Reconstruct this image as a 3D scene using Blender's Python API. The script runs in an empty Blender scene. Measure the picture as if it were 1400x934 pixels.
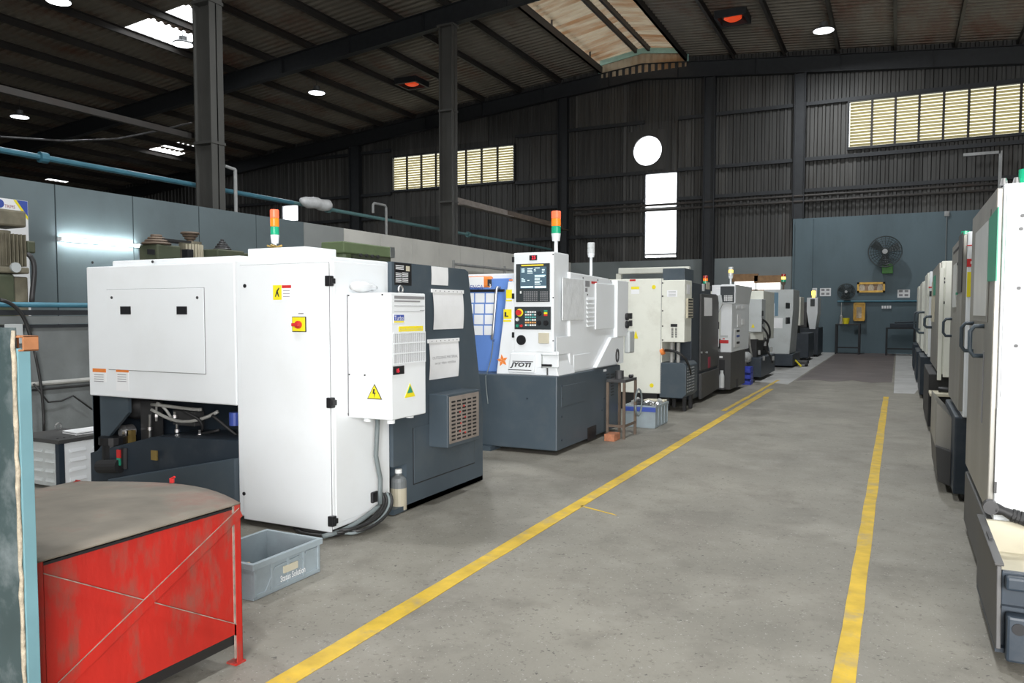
import bpy, bmesh, math, random
from mathutils import Vector
random.seed(7)
scene = bpy.context.scene
col = scene.collection

# ---------------------------------------------------------------- camera
YAW, PITCH, FPX, CAMZ = math.radians(26.35), math.radians(2.98), 1066.0, 1.55
CY = 427 + FPX*math.tan(PITCH)                       # row of the optical axis (the lens is shifted slightly up)
cd = bpy.data.cameras.new('camera'); cam = bpy.data.objects.new('camera', cd); col.objects.link(cam)
cam.location = (0, 0, CAMZ); cam.rotation_euler = (math.pi/2 - PITCH, 0, YAW)
cd.sensor_width = 36; cd.lens = FPX/1400*36; cd.shift_y = (CY-467)/1400; cd.clip_end = 200; cd.clip_start = 0.05
scene.camera = cam
vs = scene.view_settings
vs.view_transform = 'Standard'; vs.look = 'None'; vs.gamma = 1; vs.use_curve_mapping = False
vs.exposure = 0.35

# ---------------------------------------------------------------- world (overcast daylight)
w = bpy.data.worlds.new('overcast'); scene.world = w; w.use_nodes = True
bgn = w.node_tree.nodes['Background']
bgn.inputs[0].default_value = (0.95, 0.97, 1.0, 1); bgn.inputs[1].default_value = 4.0

def area_light(name, loc, rot, sx, sy, power, color=(1, 1, 1), shape='RECTANGLE'):
    l = bpy.data.lights.new(name, 'AREA'); l.shape = shape; l.size = sx; l.size_y = sy
    l.energy = power; l.color = color
    o = bpy.data.objects.new(name, l); col.objects.link(o)
    o.location = loc; o.rotation_euler = rot
    return o
# added lamp in an invented rear gate, standing in for a camera flash
area_light('flash_stand_in', (3.8, -4.7, 2.9), (math.pi/2, 0, 0), 6.8, 4.6, 1350, (1, .985, .96))

# ---------------------------------------------------------------- pixel -> ray helpers (1400 x 934 frame)
sa, ca, sp, cp = math.sin(YAW), math.cos(YAW), math.sin(PITCH), math.cos(PITCH)
RV, FV, UV = Vector((ca, sa, 0)), Vector((-sa*cp, ca*cp, -sp)), Vector((-sa*sp, ca*sp, cp))
def ray(x, y): return FV + RV*((x-700)/FPX) - UV*((y-CY)/FPX)
def onX(x, y, X):
    r = ray(x, y); k = X/r.x; return Vector((X, r.y*k, CAMZ + r.z*k))
def onY(x, y, Y):
    r = ray(x, y); k = Y/r.y; return Vector((r.x*k, Y, CAMZ + r.z*k))
def onZ(x, y, Z=0):
    r = ray(x, y); k = (Z-CAMZ)/r.z; return Vector((r.x*k, r.y*k, Z))

# ---------------------------------------------------------------- materials
MATS = {}
def mat(name, c, rough=.5, metal=0., var=.06, scale=6., bump=0., bscale=40., dirt=None, dirt_amt=.5, dirt_scale=3., spec=.5, stretch=None, trans=0, emit=None, es=0, alpha=1):
    m = bpy.data.materials.new(name); m.use_nodes = True
    nt = m.node_tree; N = nt.nodes; L = nt.links; b = N['Principled BSDF']
    b.inputs['Roughness'].default_value = rough; b.inputs['Metallic'].default_value = metal
    b.inputs['Specular IOR Level'].default_value = spec
    tc = N.new('ShaderNodeTexCoord'); vec = tc.outputs['Object']
    if stretch:
        mp = N.new('ShaderNodeMapping'); mp.inputs['Scale'].default_value = stretch
        L.new(vec, mp.inputs[0]); vec = mp.outputs[0]
    no = N.new('ShaderNodeTexNoise'); no.inputs['Scale'].default_value = scale; no.inputs['Detail'].default_value = 6
    L.new(vec, no.inputs[0])
    r = N.new('ShaderNodeValToRGB')
    lo = [max(0, v*(1-var*2.2)) for v in c]; hi = [min(1, v*(1+var*2.2)) for v in c]
    r.color_ramp.elements[0].color = (*lo, 1); r.color_ramp.elements[1].color = (*hi, 1)
    r.color_ramp.elements[0].position = .25; r.color_ramp.elements[1].position = .75
    L.new(no.outputs[0], r.inputs[0]); out = r.outputs[0]
    if dirt:
        n2 = N.new('ShaderNodeTexNoise'); n2.inputs['Scale'].default_value = dirt_scale; n2.inputs['Detail'].default_value = 9
        n2.inputs['Roughness'].default_value = .68
        L.new(vec, n2.inputs[0])
        r2 = N.new('ShaderNodeValToRGB'); r2.color_ramp.elements[0].position = .5; r2.color_ramp.elements[1].position = .68
        r2.color_ramp.elements[0].color = (0, 0, 0, 1); r2.color_ramp.elements[1].color = (dirt_amt,)*3 + (1,)
        L.new(n2.outputs[0], r2.inputs[0])
        mx = N.new('ShaderNodeMixRGB'); mx.inputs[2].default_value = (*dirt, 1)
        L.new(r2.outputs[0], mx.inputs[0]); L.new(out, mx.inputs[1]); out = mx.outputs[0]
    L.new(out, b.inputs['Base Color'])
    if bump:
        nb = N.new('ShaderNodeTexNoise'); nb.inputs['Scale'].default_value = bscale; nb.inputs['Detail'].default_value = 4
        L.new(vec, nb.inputs[0])
        bp = N.new('ShaderNodeBump'); bp.inputs['Strength'].default_value = bump; bp.inputs['Distance'].default_value = .02
        L.new(nb.outputs[0], bp.inputs['Height']); L.new(bp.outputs[0], b.inputs['Normal'])
    if trans: b.inputs['Transmission Weight'].default_value = trans
    if alpha < 1: b.inputs['Alpha'].default_value = alpha
    if emit: b.inputs['Emission Color'].default_value = (*emit, 1); b.inputs['Emission Strength'].default_value = es
    MATS[name] = m
    return m
def translucent(name, c, mixf=.5, transp=0., dark=None, stretch=None):
    m = bpy.data.materials.new(name); m.use_nodes = True
    nt = m.node_tree; N = nt.nodes; L = nt.links; N.clear()
    o = N.new('ShaderNodeOutputMaterial'); d = N.new('ShaderNodeBsdfDiffuse'); t = N.new('ShaderNodeBsdfTranslucent')
    no = N.new('ShaderNodeTexNoise'); no.inputs['Scale'].default_value = 3
    r = N.new('ShaderNodeValToRGB'); r.color_ramp.elements[0].color = (*(dark or [v*.85 for v in c]), 1); r.color_ramp.elements[1].color = (*c, 1)
    if dark: r.color_ramp.elements[0].position = .36; r.color_ramp.elements[1].position = .56; no.inputs['Scale'].default_value = .8; no.inputs['Detail'].default_value = 6
    tc = N.new('ShaderNodeTexCoord'); mp = N.new('ShaderNodeMapping'); L.new(tc.outputs['Object'], mp.inputs[0]); L.new(mp.outputs[0], no.inputs[0])
    if stretch: mp.inputs['Scale'].default_value = stretch
    L.new(no.outputs[0], r.inputs[0]); L.new(r.outputs[0], d.inputs[0]); L.new(r.outputs[0], t.inputs[0])
    mx = N.new('ShaderNodeMixShader'); mx.inputs[0].default_value = mixf
    L.new(d.outputs[0], mx.inputs[1]); L.new(t.outputs[0], mx.inputs[2]); out = mx.outputs[0]
    if transp:
        tr = N.new('ShaderNodeBsdfTransparent'); m2 = N.new('ShaderNodeMixShader'); m2.inputs[0].default_value = transp
        L.new(out, m2.inputs[1]); L.new(tr.outputs[0], m2.inputs[2]); out = m2.outputs[0]
    L.new(out, o.inputs[0]); MATS[name] = m
    return m

mat('white_paint', (.80, .83, .85), .38, var=.015, scale=1.5, dirt=(.62, .62, .58), dirt_amt=.12, dirt_scale=2)
mat('cream_paint', (.76, .77, .69), .42, var=.025, scale=2, dirt=(.45, .43, .36), dirt_amt=.25, dirt_scale=3)
mat('grey_paint', (.50, .53, .53), .45, var=.03, scale=2, dirt=(.3, .3, .28), dirt_amt=.3)
mat('charcoal_paint', (.058, .079, .098), .42, var=.06, scale=2, dirt=(.12, .12, .115), dirt_amt=.18, dirt_scale=4)
mat('navy_paint', (.022, .033, .047), .45, var=.08, scale=3, dirt=(.10, .10, .10), dirt_amt=.2, dirt_scale=6)
mat('taupe_paint', (.058, .058, .058), .5, var=.06, scale=2, dirt=(.09, .08, .065), dirt_amt=.25)
mat('black_plastic', (.012, .012, .014), .45, var=.05)
mat('black_rubber', (.02, .02, .021), .6, var=.1)
mat('steel', (.31, .30, .27), .40, metal=.45, var=.06, scale=3, dirt=(.25, .23, .20), dirt_amt=.4, dirt_scale=2.5, stretch=(1, 1, .25))
mat('bright_steel', (.72, .72, .72), .28, metal=.9, var=.05)
mat('dark_steel', (.06, .06, .062), .45, metal=.3, var=.12)
mat('brown_steel', (.16, .12, .09), .6, metal=.2, var=.15, dirt=(.07, .05, .04), dirt_amt=.6)
mat('grille_steel', (.30, .26, .23), .5, metal=.3, var=.1)
mat('red_paint', (.42, .013, .007), .6, var=.10, scale=5, dirt=(.17, .075, .055), dirt_amt=.8, dirt_scale=7, stretch=(1, 1, .35), bump=.08)
mat('dusty_sheet', (.17, .15, .12), .8, var=.14, scale=4, dirt=(.20, .05, .035), dirt_amt=.5, dirt_scale=2.1, bump=.15, bscale=12)
mat('scuff_edge', (.26, .20, .17), .7, var=.2, scale=25)
mat('concrete', (.215, .203, .170), .62, var=.10, scale=1.1, dirt=(.155, .14, .118), dirt_amt=.5, dirt_scale=.9, bump=.10, bscale=60)
def concrete():
    m = MATS['concrete']; nt = m.node_tree; N = nt.nodes; L = nt.links; b = N['Principled BSDF']
    src = b.inputs['Base Color'].links[0].from_socket
    tc = N.new('ShaderNodeTexCoord')
    def layer(src, scale, lo, hi, colr, amt, detail=8, rough=.6, stretch=(1, 1, 1), off=0):
        mp = N.new('ShaderNodeMapping'); mp.inputs['Scale'].default_value = stretch; mp.inputs['Location'].default_value = (off, off, 0)
        L.new(tc.outputs['Object'], mp.inputs[0])
        n = N.new('ShaderNodeTexNoise'); n.inputs['Scale'].default_value = scale; n.inputs['Detail'].default_value = detail; n.inputs['Roughness'].default_value = rough
        L.new(mp.outputs[0], n.inputs[0])
        r = N.new('ShaderNodeValToRGB'); r.color_ramp.elements[0].position = lo; r.color_ramp.elements[1].position = hi
        r.color_ramp.elements[0].color = (0, 0, 0, 1); r.color_ramp.elements[1].color = (amt, amt, amt, 1)
        L.new(n.outputs[0], r.inputs[0])
        mx = N.new('ShaderNodeMixRGB'); mx.inputs[2].default_value = (*colr, 1)
        L.new(r.outputs[0], mx.inputs[0]); L.new(src, mx.inputs[1])
        return mx.outputs[0]
    src = layer(src, 3.0, .50, .72, (.125, .113, .093), .6)
    src = layer(src, 2.2, .52, .70, (.29, .275, .235), .5, off=7)
    src = layer(src, 38, .60, .68, (.11, .098, .08), .6, 3)
    src = layer(src, 70, .67, .71, (.42, .41, .38), .7, 2, off=3)
    src = layer(src, 26, .70, .73, (.05, .045, .04), .8, 2, off=13)
    L.new(src, b.inputs['Base Color'])
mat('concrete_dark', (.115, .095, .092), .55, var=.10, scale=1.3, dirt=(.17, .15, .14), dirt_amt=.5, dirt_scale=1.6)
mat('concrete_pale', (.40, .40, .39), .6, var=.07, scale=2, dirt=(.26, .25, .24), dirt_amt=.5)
concrete()
mat('yellow_line', (.56, .37, .025), .6, var=.10, scale=9, dirt=(.33, .27, .15), dirt_amt=.8, dirt_scale=5)
mat('partition_grey', (.145, .185, .20), .45, var=.05, scale=.8, dirt=(.10, .12, .13), dirt_amt=.3, dirt_scale=1)
mat('partition_mid', (.33, .35, .345), .5, var=.04, scale=.8)
mat('partition_pale', (.76, .75, .70), .5, var=.04, scale=.8, dirt=(.60, .59, .55), dirt_amt=.4, dirt_scale=1)
mat('plaster_blue', (.105, .155, .180), .6, var=.07, scale=.6, dirt=(.075, .11, .125), dirt_amt=.5, dirt_scale=.9, stretch=(1, 1, .35))
mat('plaster_grey', (.20, .23, .235), .65, var=.07, scale=.7)
mat('cladding_a', (.062, .062, .060), .55, metal=.2, var=.12, scale=1.2, stretch=(2, 1, .2), dirt=(.035, .033, .03), dirt_amt=.6, dirt_scale=2)
mat('cladding_b', (.050, .050, .048), .55, metal=.2, var=.12, scale=1.2, stretch=(2, 1, .2), dirt=(.03, .028, .026), dirt_amt=.6, dirt_scale=2)
mat('cladding_c', (.074, .073, .069), .55, metal=.2, var=.12, scale=1.2, stretch=(2, 1, .2), dirt=(.04, .033, .028), dirt_amt=.6, dirt_scale=2)
mat('roof_sheet', (.20, .18, .15), .55, metal=.25, var=.15, scale=.35, dirt=(.15, .055, .028), dirt_amt=.7, dirt_scale=.45, stretch=(1.6, .6, 1))
mat('purlin_steel', (.050, .046, .043), .6, metal=.2, var=.12, scale=.8, dirt=(.06, .032, .022), dirt_amt=.4, dirt_scale=.7)
mat('frame_steel', (.028, .031, .035), .55, metal=.2, var=.08)
mat('column_steel', (.085, .085, .08), .55, metal=.1, var=.10, scale=.8)
mat('mint_paint', (.32, .52, .46), .55, var=.05)
mat('pipe_blue', (.065, .20, .27), .45, var=.08, scale=3)
mat('pipe_teal', (.12, .25, .26), .45, var=.08, scale=3)
mat('pipe_grey', (.36, .37, .37), .45, var=.08)
mat('machine_green', (.075, .088, .055), .5, var=.08, dirt=(.10, .09, .06), dirt_amt=.5)
mat('olive_paint', (.15, .20, .10), .45, var=.05)
mat('dusty_beige', (.17, .155, .11), .7, var=.12, dirt=(.12, .10, .07), dirt_amt=.5, dirt_scale=5)
mat('door_blue', (.14, .275, .66), .4, var=.02)
mat('glass_white', (.88, .90, .92), .15, var=.01)
mat('crate_grey', (.29, .345, .375), .5, var=.04, scale=4, dirt=(.20, .22, .23), dirt_amt=.4)
mat('crate_blue', (.03, .055, .42), .45, var=.05)
mat('label_white', (.85, .86, .87), .5, var=.01)
mat('paper', (.80, .81, .82), .7, var=.02, scale=8, bump=.1, bscale=14)
mat('ink', (.03, .03, .035), .6, var=.02)
mat('ink_grey', (.25, .25, .26), .6, var=.02)
mat('label_yellow', (.85, .72, .02), .5, var=.02)
mat('label_orange', (.80, .24, .05), .5, var=.02)
mat('label_red', (.60, .03, .03), .45, var=.02)
mat('label_green', (.025, .30, .18), .45, var=.02)
mat('label_blue', (.05, .09, .38), .45, var=.02)
mat('label_maroon', (.30, .02, .05), .5, var=.02)
mat('beige_plastic', (.56, .52, .40), .5, var=.02)
mat('key_white', (.75, .77, .76), .5, var=.01)
mat('key_teal', (.12, .42, .40), .5, var=.01)
mat('key_orange', (.70, .35, .12), .5, var=.01)
mat('panel_dark', (.035, .043, .047), .45, var=.03)
mat('screen', (.04, .065, .085), .2, var=.02, emit=(.10, .17, .22), es=.5)
mat('screen_text', (.6, .75, .78), .3, var=.01, emit=(.6, .8, .85), es=.6)
mat('screen_yellow', (.6, .45, .05), .3, var=.01, emit=(.8, .55, .05), es=.5)
mat('led_red', (.6, .02, .03), .3, var=.01, emit=(1, .03, .06), es=1.6)
mat('lens_red_lit', (.7, .12, .06), .25, var=.01, emit=(1, .10, .04), es=1.2)
mat('lens_red', (.45, .03, .02), .25, var=.01)
mat('lens_amber', (.85, .22, .02), .25, var=.01, emit=(1, .22, .02), es=.35)
mat('lens_amber_lit', (.9, .5, .05), .25, var=.01, emit=(1, .62, .12), es=2.0)
mat('lens_green', (.02, .42, .22), .25, var=.01)
mat('lens_clear', (.6, .62, .62), .2, var=.01)
mat('tube_light', (1, 1, 1), .3, var=0, emit=(.92, 1, 1), es=55)
mat('lamp_glow', (1, 1, 1), .3, var=0, emit=(.93, .97, 1), es=3.2)
mat('lamp_housing', (.25, .26, .27), .4, metal=.6, var=.05)
mat('vent_red_glow', (.75, .06, .02), .5, var=.1, emit=(1, .09, .02), es=.35)  # faint glow put into the throats, which are no lamps
mat('brick_red', (.42, .17, .09), .8, var=.15, scale=20, bump=.2)
mat('wood', (.33, .19, .09), .6, var=.15, scale=4, stretch=(1, 8, 1))
mat('gold_frame', (.55, .33, .06), .4, metal=.3, var=.1)
mat('picture_warm', (.30, .20, .13), .6, var=.3, scale=14)
mat('picture_pale', (.58, .50, .38), .6, var=.15, scale=20)
mat('fan_green', (.05, .22, .03), .5, var=.08)
mat('fan_dark', (.04, .052, .055), .5, var=.05)
mat('screen_teal', (.050, .075, .078), .42, var=.10, scale=3, dirt=(.30, .34, .35), dirt_amt=.55, dirt_scale=3.4)
mat('strip_blue', (.15, .29, .33), .45, var=.06, scale=4, dirt=(.16, .30, .33), dirt_amt=.4)
mat('sealant', (.38, .33, .25), .8, var=.15, scale=30, bump=.5, bscale=50)
mat('rust_orange', (.45, .19, .08), .75, var=.15, scale=14, dirt=(.30, .12, .05), dirt_amt=.5)
mat('low_wall_grey', (.17, .185, .185), .7, var=.14, scale=1.6, dirt=(.09, .095, .095), dirt_amt=.5, dirt_scale=1.3)
mat('swarf', (.40, .39, .37), .35, metal=.8, var=.4, scale=40)
mat('bottle_plastic', (.46, .42, .32), .45, var=.05)
mat('bottle_top', (.15, .165, .17), .5, var=.05)
mat('cable_black', (.022, .022, .022), .5, var=.1)
mat('cable_grey', (.17, .20, .205), .5, var=.05)
mat('hose_white', (.36, .36, .34), .45, var=.1)
mat('brass', (.42, .30, .10), .4, metal=.7, var=.1)
mat('plastic_bag', (.72, .74, .75), .25, var=.04, scale=10, bump=.5, bscale=9)
mat('door_glass', (.72, .73, .71), .3, var=.03, alpha=.9)
translucent('skylight_sheet', (.95, .97, .95), .7, .25)
translucent('slat_cream', (.42, .37, .22), .55, 0)
translucent('pane_cream', (.50, .48, .37), .8, 0)
translucent('monitor_sheet', (.50, .43, .32), .11, 0, (.36, .22, .12), (.5, 3, 1))
translucent('pane_milky', (.95, .96, .97), .6, .45)

# ---------------------------------------------------------------- mesh helpers
ORG = {}
class MB:
    def __init__(s): s.v = []; s.f = []
    def box(s, x0, x1, y0, y1, z0, z1):
        x0, x1 = sorted((x0, x1)); y0, y1 = sorted((y0, y1)); z0, z1 = sorted((z0, z1))
        n = len(s.v)
        s.v += [(x0,y0,z0),(x1,y0,z0),(x1,y1,z0),(x0,y1,z0),(x0,y0,z1),(x1,y0,z1),(x1,y1,z1),(x0,y1,z1)]
        s.f += [tuple(n+i for i in q) for q in ((3,2,1,0),(4,5,6,7),(0,1,5,4),(1,2,6,5),(2,3,7,6),(3,0,4,7))]
        return s
    def prism(s, poly, axis, a, b):
        """poly: 2-D outline; axis 'x' -> (y,z), 'y' -> (x,z), 'z' -> (x,y); extruded from a to b"""
        A = sum(poly[i][0]*poly[(i+1) % len(poly)][1]-poly[(i+1) % len(poly)][0]*poly[i][1] for i in range(len(poly)))
        if A < 0: poly = poly[::-1]
        k = len(poly); n = len(s.v)
        def P(p, t): return {'x': (t, p[0], p[1]), 'y': (p[0], t, p[1]), 'z': (p[0], p[1], t)}[axis]
        if axis == 'y': a, b = max(a, b), min(a, b)
        else: a, b = min(a, b), max(a, b)
        s.v += [P(p, a) for p in poly] + [P(p, b) for p in poly]
        s.f += [tuple(n+i for i in range(k))[::-1], tuple(n+k+i for i in range(k))]
        s.f += [(n+i, n+(i+1) % k, n+k+(i+1) % k, n+k+i) for i in range(k)]
        return s
    def cyl(s, p0, p1, r0, r1=None, n=14, caps=True):
        r1 = r0 if r1 is None else r1
        p0, p1 = Vector(p0), Vector(p1); d = (p1-p0).normalized()
        a = d.orthogonal().normalized(); b = d.cross(a); k = len(s.v)
        for p, r in ((p0, r0), (p1, r1)):
            for i in range(n):
                t = 2*math.pi*i/n; s.v.append(tuple(p + (a*math.cos(t)+b*math.sin(t))*r))
        s.f += [(k+i, k+(i+1) % n, k+n+(i+1) % n, k+n+i) for i in range(n)]
        if caps: s.f += [tuple(k+i for i in range(n))[::-1], tuple(k+n+i for i in range(n))]
        return s
    def tube(s, pts, r, n=8, closed=False):
        pts = [Vector(p) for p in pts]; m = len(pts); k = len(s.v); prev = None
        for i, p in enumerate(pts):
            if closed: d = (pts[(i+1) % m]-pts[i-1]).normalized()
            else: d = (pts[min(i+1, m-1)]-pts[max(i-1, 0)]).normalized()
            a = d.orthogonal().normalized() if prev is None else (prev - d*prev.dot(d)).normalized()
            prev = a; b = d.cross(a)
            rr = r[i] if isinstance(r, (list, tuple)) else r
            for j in range(n):
                t = 2*math.pi*j/n; s.v.append(tuple(p+(a*math.cos(t)+b*math.sin(t))*rr))
        for i in range(m if closed else m-1):
            i2 = (i+1) % m
            for j in range(n): s.f.append((k+i*n+j, k+i*n+(j+1) % n, k+i2*n+(j+1) % n, k+i2*n+j))
        if not closed: s.f += [tuple(k+j for j in range(n))[::-1], tuple(k+(m-1)*n+j for j in range(n))]
        return s
    def quad(s, a, b, c, d):
        n = len(s.v); s.v += [tuple(a), tuple(b), tuple(c), tuple(d)]; s.f.append((n, n+1, n+2, n+3)); return s
    def lathe(s, c, prof, n=18):
        """prof: (radius, z) pairs about a vertical axis at c"""
        k = len(s.v); m = len(prof)
        for r, z in prof:
            for j in range(n):
                t = 2*math.pi*j/n; s.v.append((c[0]+r*math.cos(t), c[1]+r*math.sin(t), c[2]+z))
        for i in range(m-1):
            for j in range(n): s.f.append((k+i*n+j, k+i*n+(j+1) % n, k+(i+1)*n+(j+1) % n, k+(i+1)*n+j))
        s.f += [tuple(k+j for j in range(n))[::-1], tuple(k+(m-1)*n+j for j in range(n))]
        return s
    def build(s, name, m, parent=None, bevel=0, smooth=False, label=None, loc=None):
        me = bpy.data.meshes.new(name); o = bpy.data.objects.new(name, me); col.objects.link(o)
        if parent is not None: org = ORG[parent.name]; o.parent = parent
        else:
            if loc is None:
                xs, ys, zs = zip(*s.v); loc = ((min(xs)+max(xs))/2, (min(ys)+max(ys))/2, min(zs))
            org = Vector(loc); o.location = org
        ORG[o.name] = Vector(org)
        me.from_pydata([tuple(Vector(v)-Vector(org)) for v in s.v], [], s.f); me.update()
        me.materials.append(MATS[m] if isinstance(m, str) else m)
        if smooth:
            for p in me.polygons: p.use_smooth = True
            md = None
        if bevel:
            md = o.modifiers.new('bevel', 'BEVEL'); md.width = bevel; md.segments = 2; md.limit_method = 'ANGLE'; md.angle_limit = .6
        if label: o['label'] = label
        return o
def tag(o, label, cat, group=None, kind=None):
    o['label'] = label; o['category'] = cat
    if group: o['group'] = group
    if kind: o['kind'] = kind
    return o
def thing(name, loc, label, cat, group=None, kind=None):
    o = bpy.data.objects.new(name, None); col.objects.link(o); o.location = loc; o.empty_display_size = .2
    ORG[o.name] = Vector(loc)
    return tag(o, label, cat, group, kind)
def copy_tree(o, delta, parent=None):
    c = o.copy(); col.objects.link(c); c.parent = parent
    if parent is None: c.location = Vector(o.location) + Vector(delta)
    ORG[c.name] = ORG[o.name] + Vector(delta)
    for ch in list(o.children): copy_tree(ch, delta, c)
    return c
def box(name, m, parent, x0, x1, y0, y1, z0, z1, bevel=0, label=None):
    return MB().box(x0, x1, y0, y1, z0, z1).build(name, m, parent, bevel, label=label)
# rectangles given by photo pixels on a plane Y = const (facing the camera) or X = const (facing the aisle)
def rY(x0, y0, x1, y1, Y):
    a = onY(x0, (y0+y1)/2, Y); b = onY(x1, (y0+y1)/2, Y); xm = (x0+x1)/2
    return a.x, b.x, onY(xm, y1, Y).z, onY(xm, y0, Y).z
def rX(x0, y0, x1, y1, X):
    a = onX(x0, (y0+y1)/2, X); b = onX(x1, (y0+y1)/2, X); xm = (x0+x1)/2
    return a.y, b.y, onX(xm, y1, X).z, onX(xm, y0, X).z
def patchY(name, m, parent, x0, y0, x1, y1, Y, t=.004, bevel=0, label=None):
    a, b, c, d = rY(x0, y0, x1, y1, Y); return box(name, m, parent, a, b, Y-t, Y, c, d, bevel, label)
def patchX(name, m, parent, x0, y0, x1, y1, X, t=.004, bevel=0, label=None, s=1):
    a, b, c, d = rX(x0, y0, x1, y1, X); return box(name, m, parent, X, X+s*t, a, b, c, d, bevel, label)
def text(name, m, parent, body, pos, height, plane='Y', width=None, shear=0, depth=.002, label=None, bold=0):
    """lettering standing proud of a surface; pos = lower-left corner"""
    cu = bpy.data.curves.new('lettering', 'FONT'); cu.body = body; cu.size = 1; cu.shear = shear; cu.resolution_u = 2; cu.offset = bold
    to = bpy.data.objects.new('lettering', cu); col.objects.link(to)
    dg = bpy.context.evaluated_depsgraph_get(); dg.update()
    me = bpy.data.meshes.new_from_object(to.evaluated_get(dg))
    bpy.data.objects.remove(to)
    vs_ = [v.co.copy() for v in me.vertices]; fs = [tuple(p.vertices) for p in me.polygons]
    if not vs_: return None
    x0 = min(v.x for v in vs_); x1 = max(v.x for v in vs_); y0 = min(v.y for v in vs_); y1 = max(v.y for v in vs_)
    k = height/(y1-y0); kx = width/(x1-x0) if width else k
    mb = MB(); p = Vector(pos)
    for v in vs_:
        u, h = (v.x-x0)*kx, (v.y-y0)*k
        mb.v.append((p.x+u, p.y-depth, p.z+h) if plane == 'Y' else (p.x+depth, p.y+u, p.z+h))
    mb.f = fs
    return mb.build(name, m, parent, label=label)
def signal_tower(parent, x, y, z, h=.30, r=.03, pole=.12, cols=('lens_red_lit', 'lens_amber', 'lens_green'), base='white_paint'):
    b = MB().cyl((x,y,z), (x,y,z+pole), r*.4, n=10).cyl((x,y,z+pole), (x,y,z+pole+h*.25), r*.8, r, n=16).build('signal_tower', base, parent)
    zz = z+pole+h*.25; hh = h*.75/len(cols)
    for i, c in enumerate(reversed(cols)):
        MB().lathe((x, y, zz+i*hh), [(r*.97, 0), (r, hh*.1), (r, hh*.9), (r*.9, hh*.98)], 16).build('lens', c, b, smooth=False)
def screws(parent, pts, axis, r=.008, m='dark_steel'):
    for p in pts:
        q = Vector(p) + (Vector((0, -.006, 0)) if axis == 'Y' else Vector((.006, 0, 0)))
        MB().cyl(p, q, r, n=8).build('screw', m, parent)
def bez(p0, p1, p2, p3, n=12):
    p0, p1, p2, p3 = map(Vector, (p0, p1, p2, p3)); out = []
    for i in range(n+1):
        t = i/n; out.append(p0*(1-t)**3 + p1*3*t*(1-t)**2 + p2*3*t*t*(1-t) + p3*t**3)
    return out
def louvres(mb, plane, P, a0, a1, z0, z1, n, t=.012):
    """n small angled hoods on a plane"""
    st = (z1-z0)/n
    for i in range(n):
        z = z0+i*st
        if plane == 'X': mb.prism([(P, z+st*.15), (P+t, z+st*.15), (P, z+st*.7)], 'y', a0, a1)
        else: mb.prism([(P, z+st*.15), (P-t, z+st*.15), (P, z+st*.7)], 'x', a0, a1)
    return mb

# ================================================================ SETTING
YE, YR, XL, XR = 32.6, -5.0, -46.0, 22.0            # end wall, rear wall, far left wall, right wall
RIDGE, ZR, SL = -9.9, 12.25, .092
MW, MH = 1.85, .45                                    # half width and lift of the ridge monitor
def roof_z(x): return ZR - SL*abs(x-RIDGE)

# ---- floor
fl = MB().box(XL, XR, YR-6, YE+.3, -.25, 0).build('floor', 'concrete')
tag(fl, 'grey concrete workshop floor with worn yellow aisle lines', 'floor', kind='structure')
def floor_poly(name, m, pts, z0=.0005, z1=.003):
    return MB().prism([(p[0], p[1]) for p in pts], 'z', z0, z1).build(name, m, fl)
XLINE, XRLINE = -2.28, -.172
# left line: worn edges, a gap where it has been scuffed, a doubled far end
def line(x, y0, y1, wd, jag=.006):
    n = int((y1-y0)/.35)+2; L_ = []; R_ = []
    for i in range(n):
        y = y0+(y1-y0)*i/(n-1)
        L_.append((x-wd/2+random.uniform(-jag, jag), y)); R_.append((x+wd/2+random.uniform(-jag, jag), y))
    return L_ + R_[::-1]
floor_poly('floor_line', 'yellow_line', line(XLINE, -4.5, 16.4, .112, .004))
floor_poly('floor_line', 'yellow_line', line(XLINE-.15, 12.4, 18.6, .07, .01))
floor_poly('floor_line', 'yellow_line', line(XRLINE, -4.5, 15.8, .088, .003))
a = onZ(775, 690); b = onZ(838, 703)
floor_poly('floor_line', 'yellow_line', [(a.x+.12, a.y+.02), (b.x, b.y), (b.x+.04, b.y-.03), (a.x+.12, a.y-.01)])
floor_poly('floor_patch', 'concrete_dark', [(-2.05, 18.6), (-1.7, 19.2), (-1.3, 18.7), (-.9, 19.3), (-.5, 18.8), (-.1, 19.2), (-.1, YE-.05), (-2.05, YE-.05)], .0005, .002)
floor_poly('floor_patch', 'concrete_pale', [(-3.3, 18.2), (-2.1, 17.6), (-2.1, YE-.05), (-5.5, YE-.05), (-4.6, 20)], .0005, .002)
floor_poly('floor_patch', 'concrete_pale', [(-.05, 16.6), (.3, 16.6), (1.6, YE-.05), (-.05, YE-.05)], .0005, .002)

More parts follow.
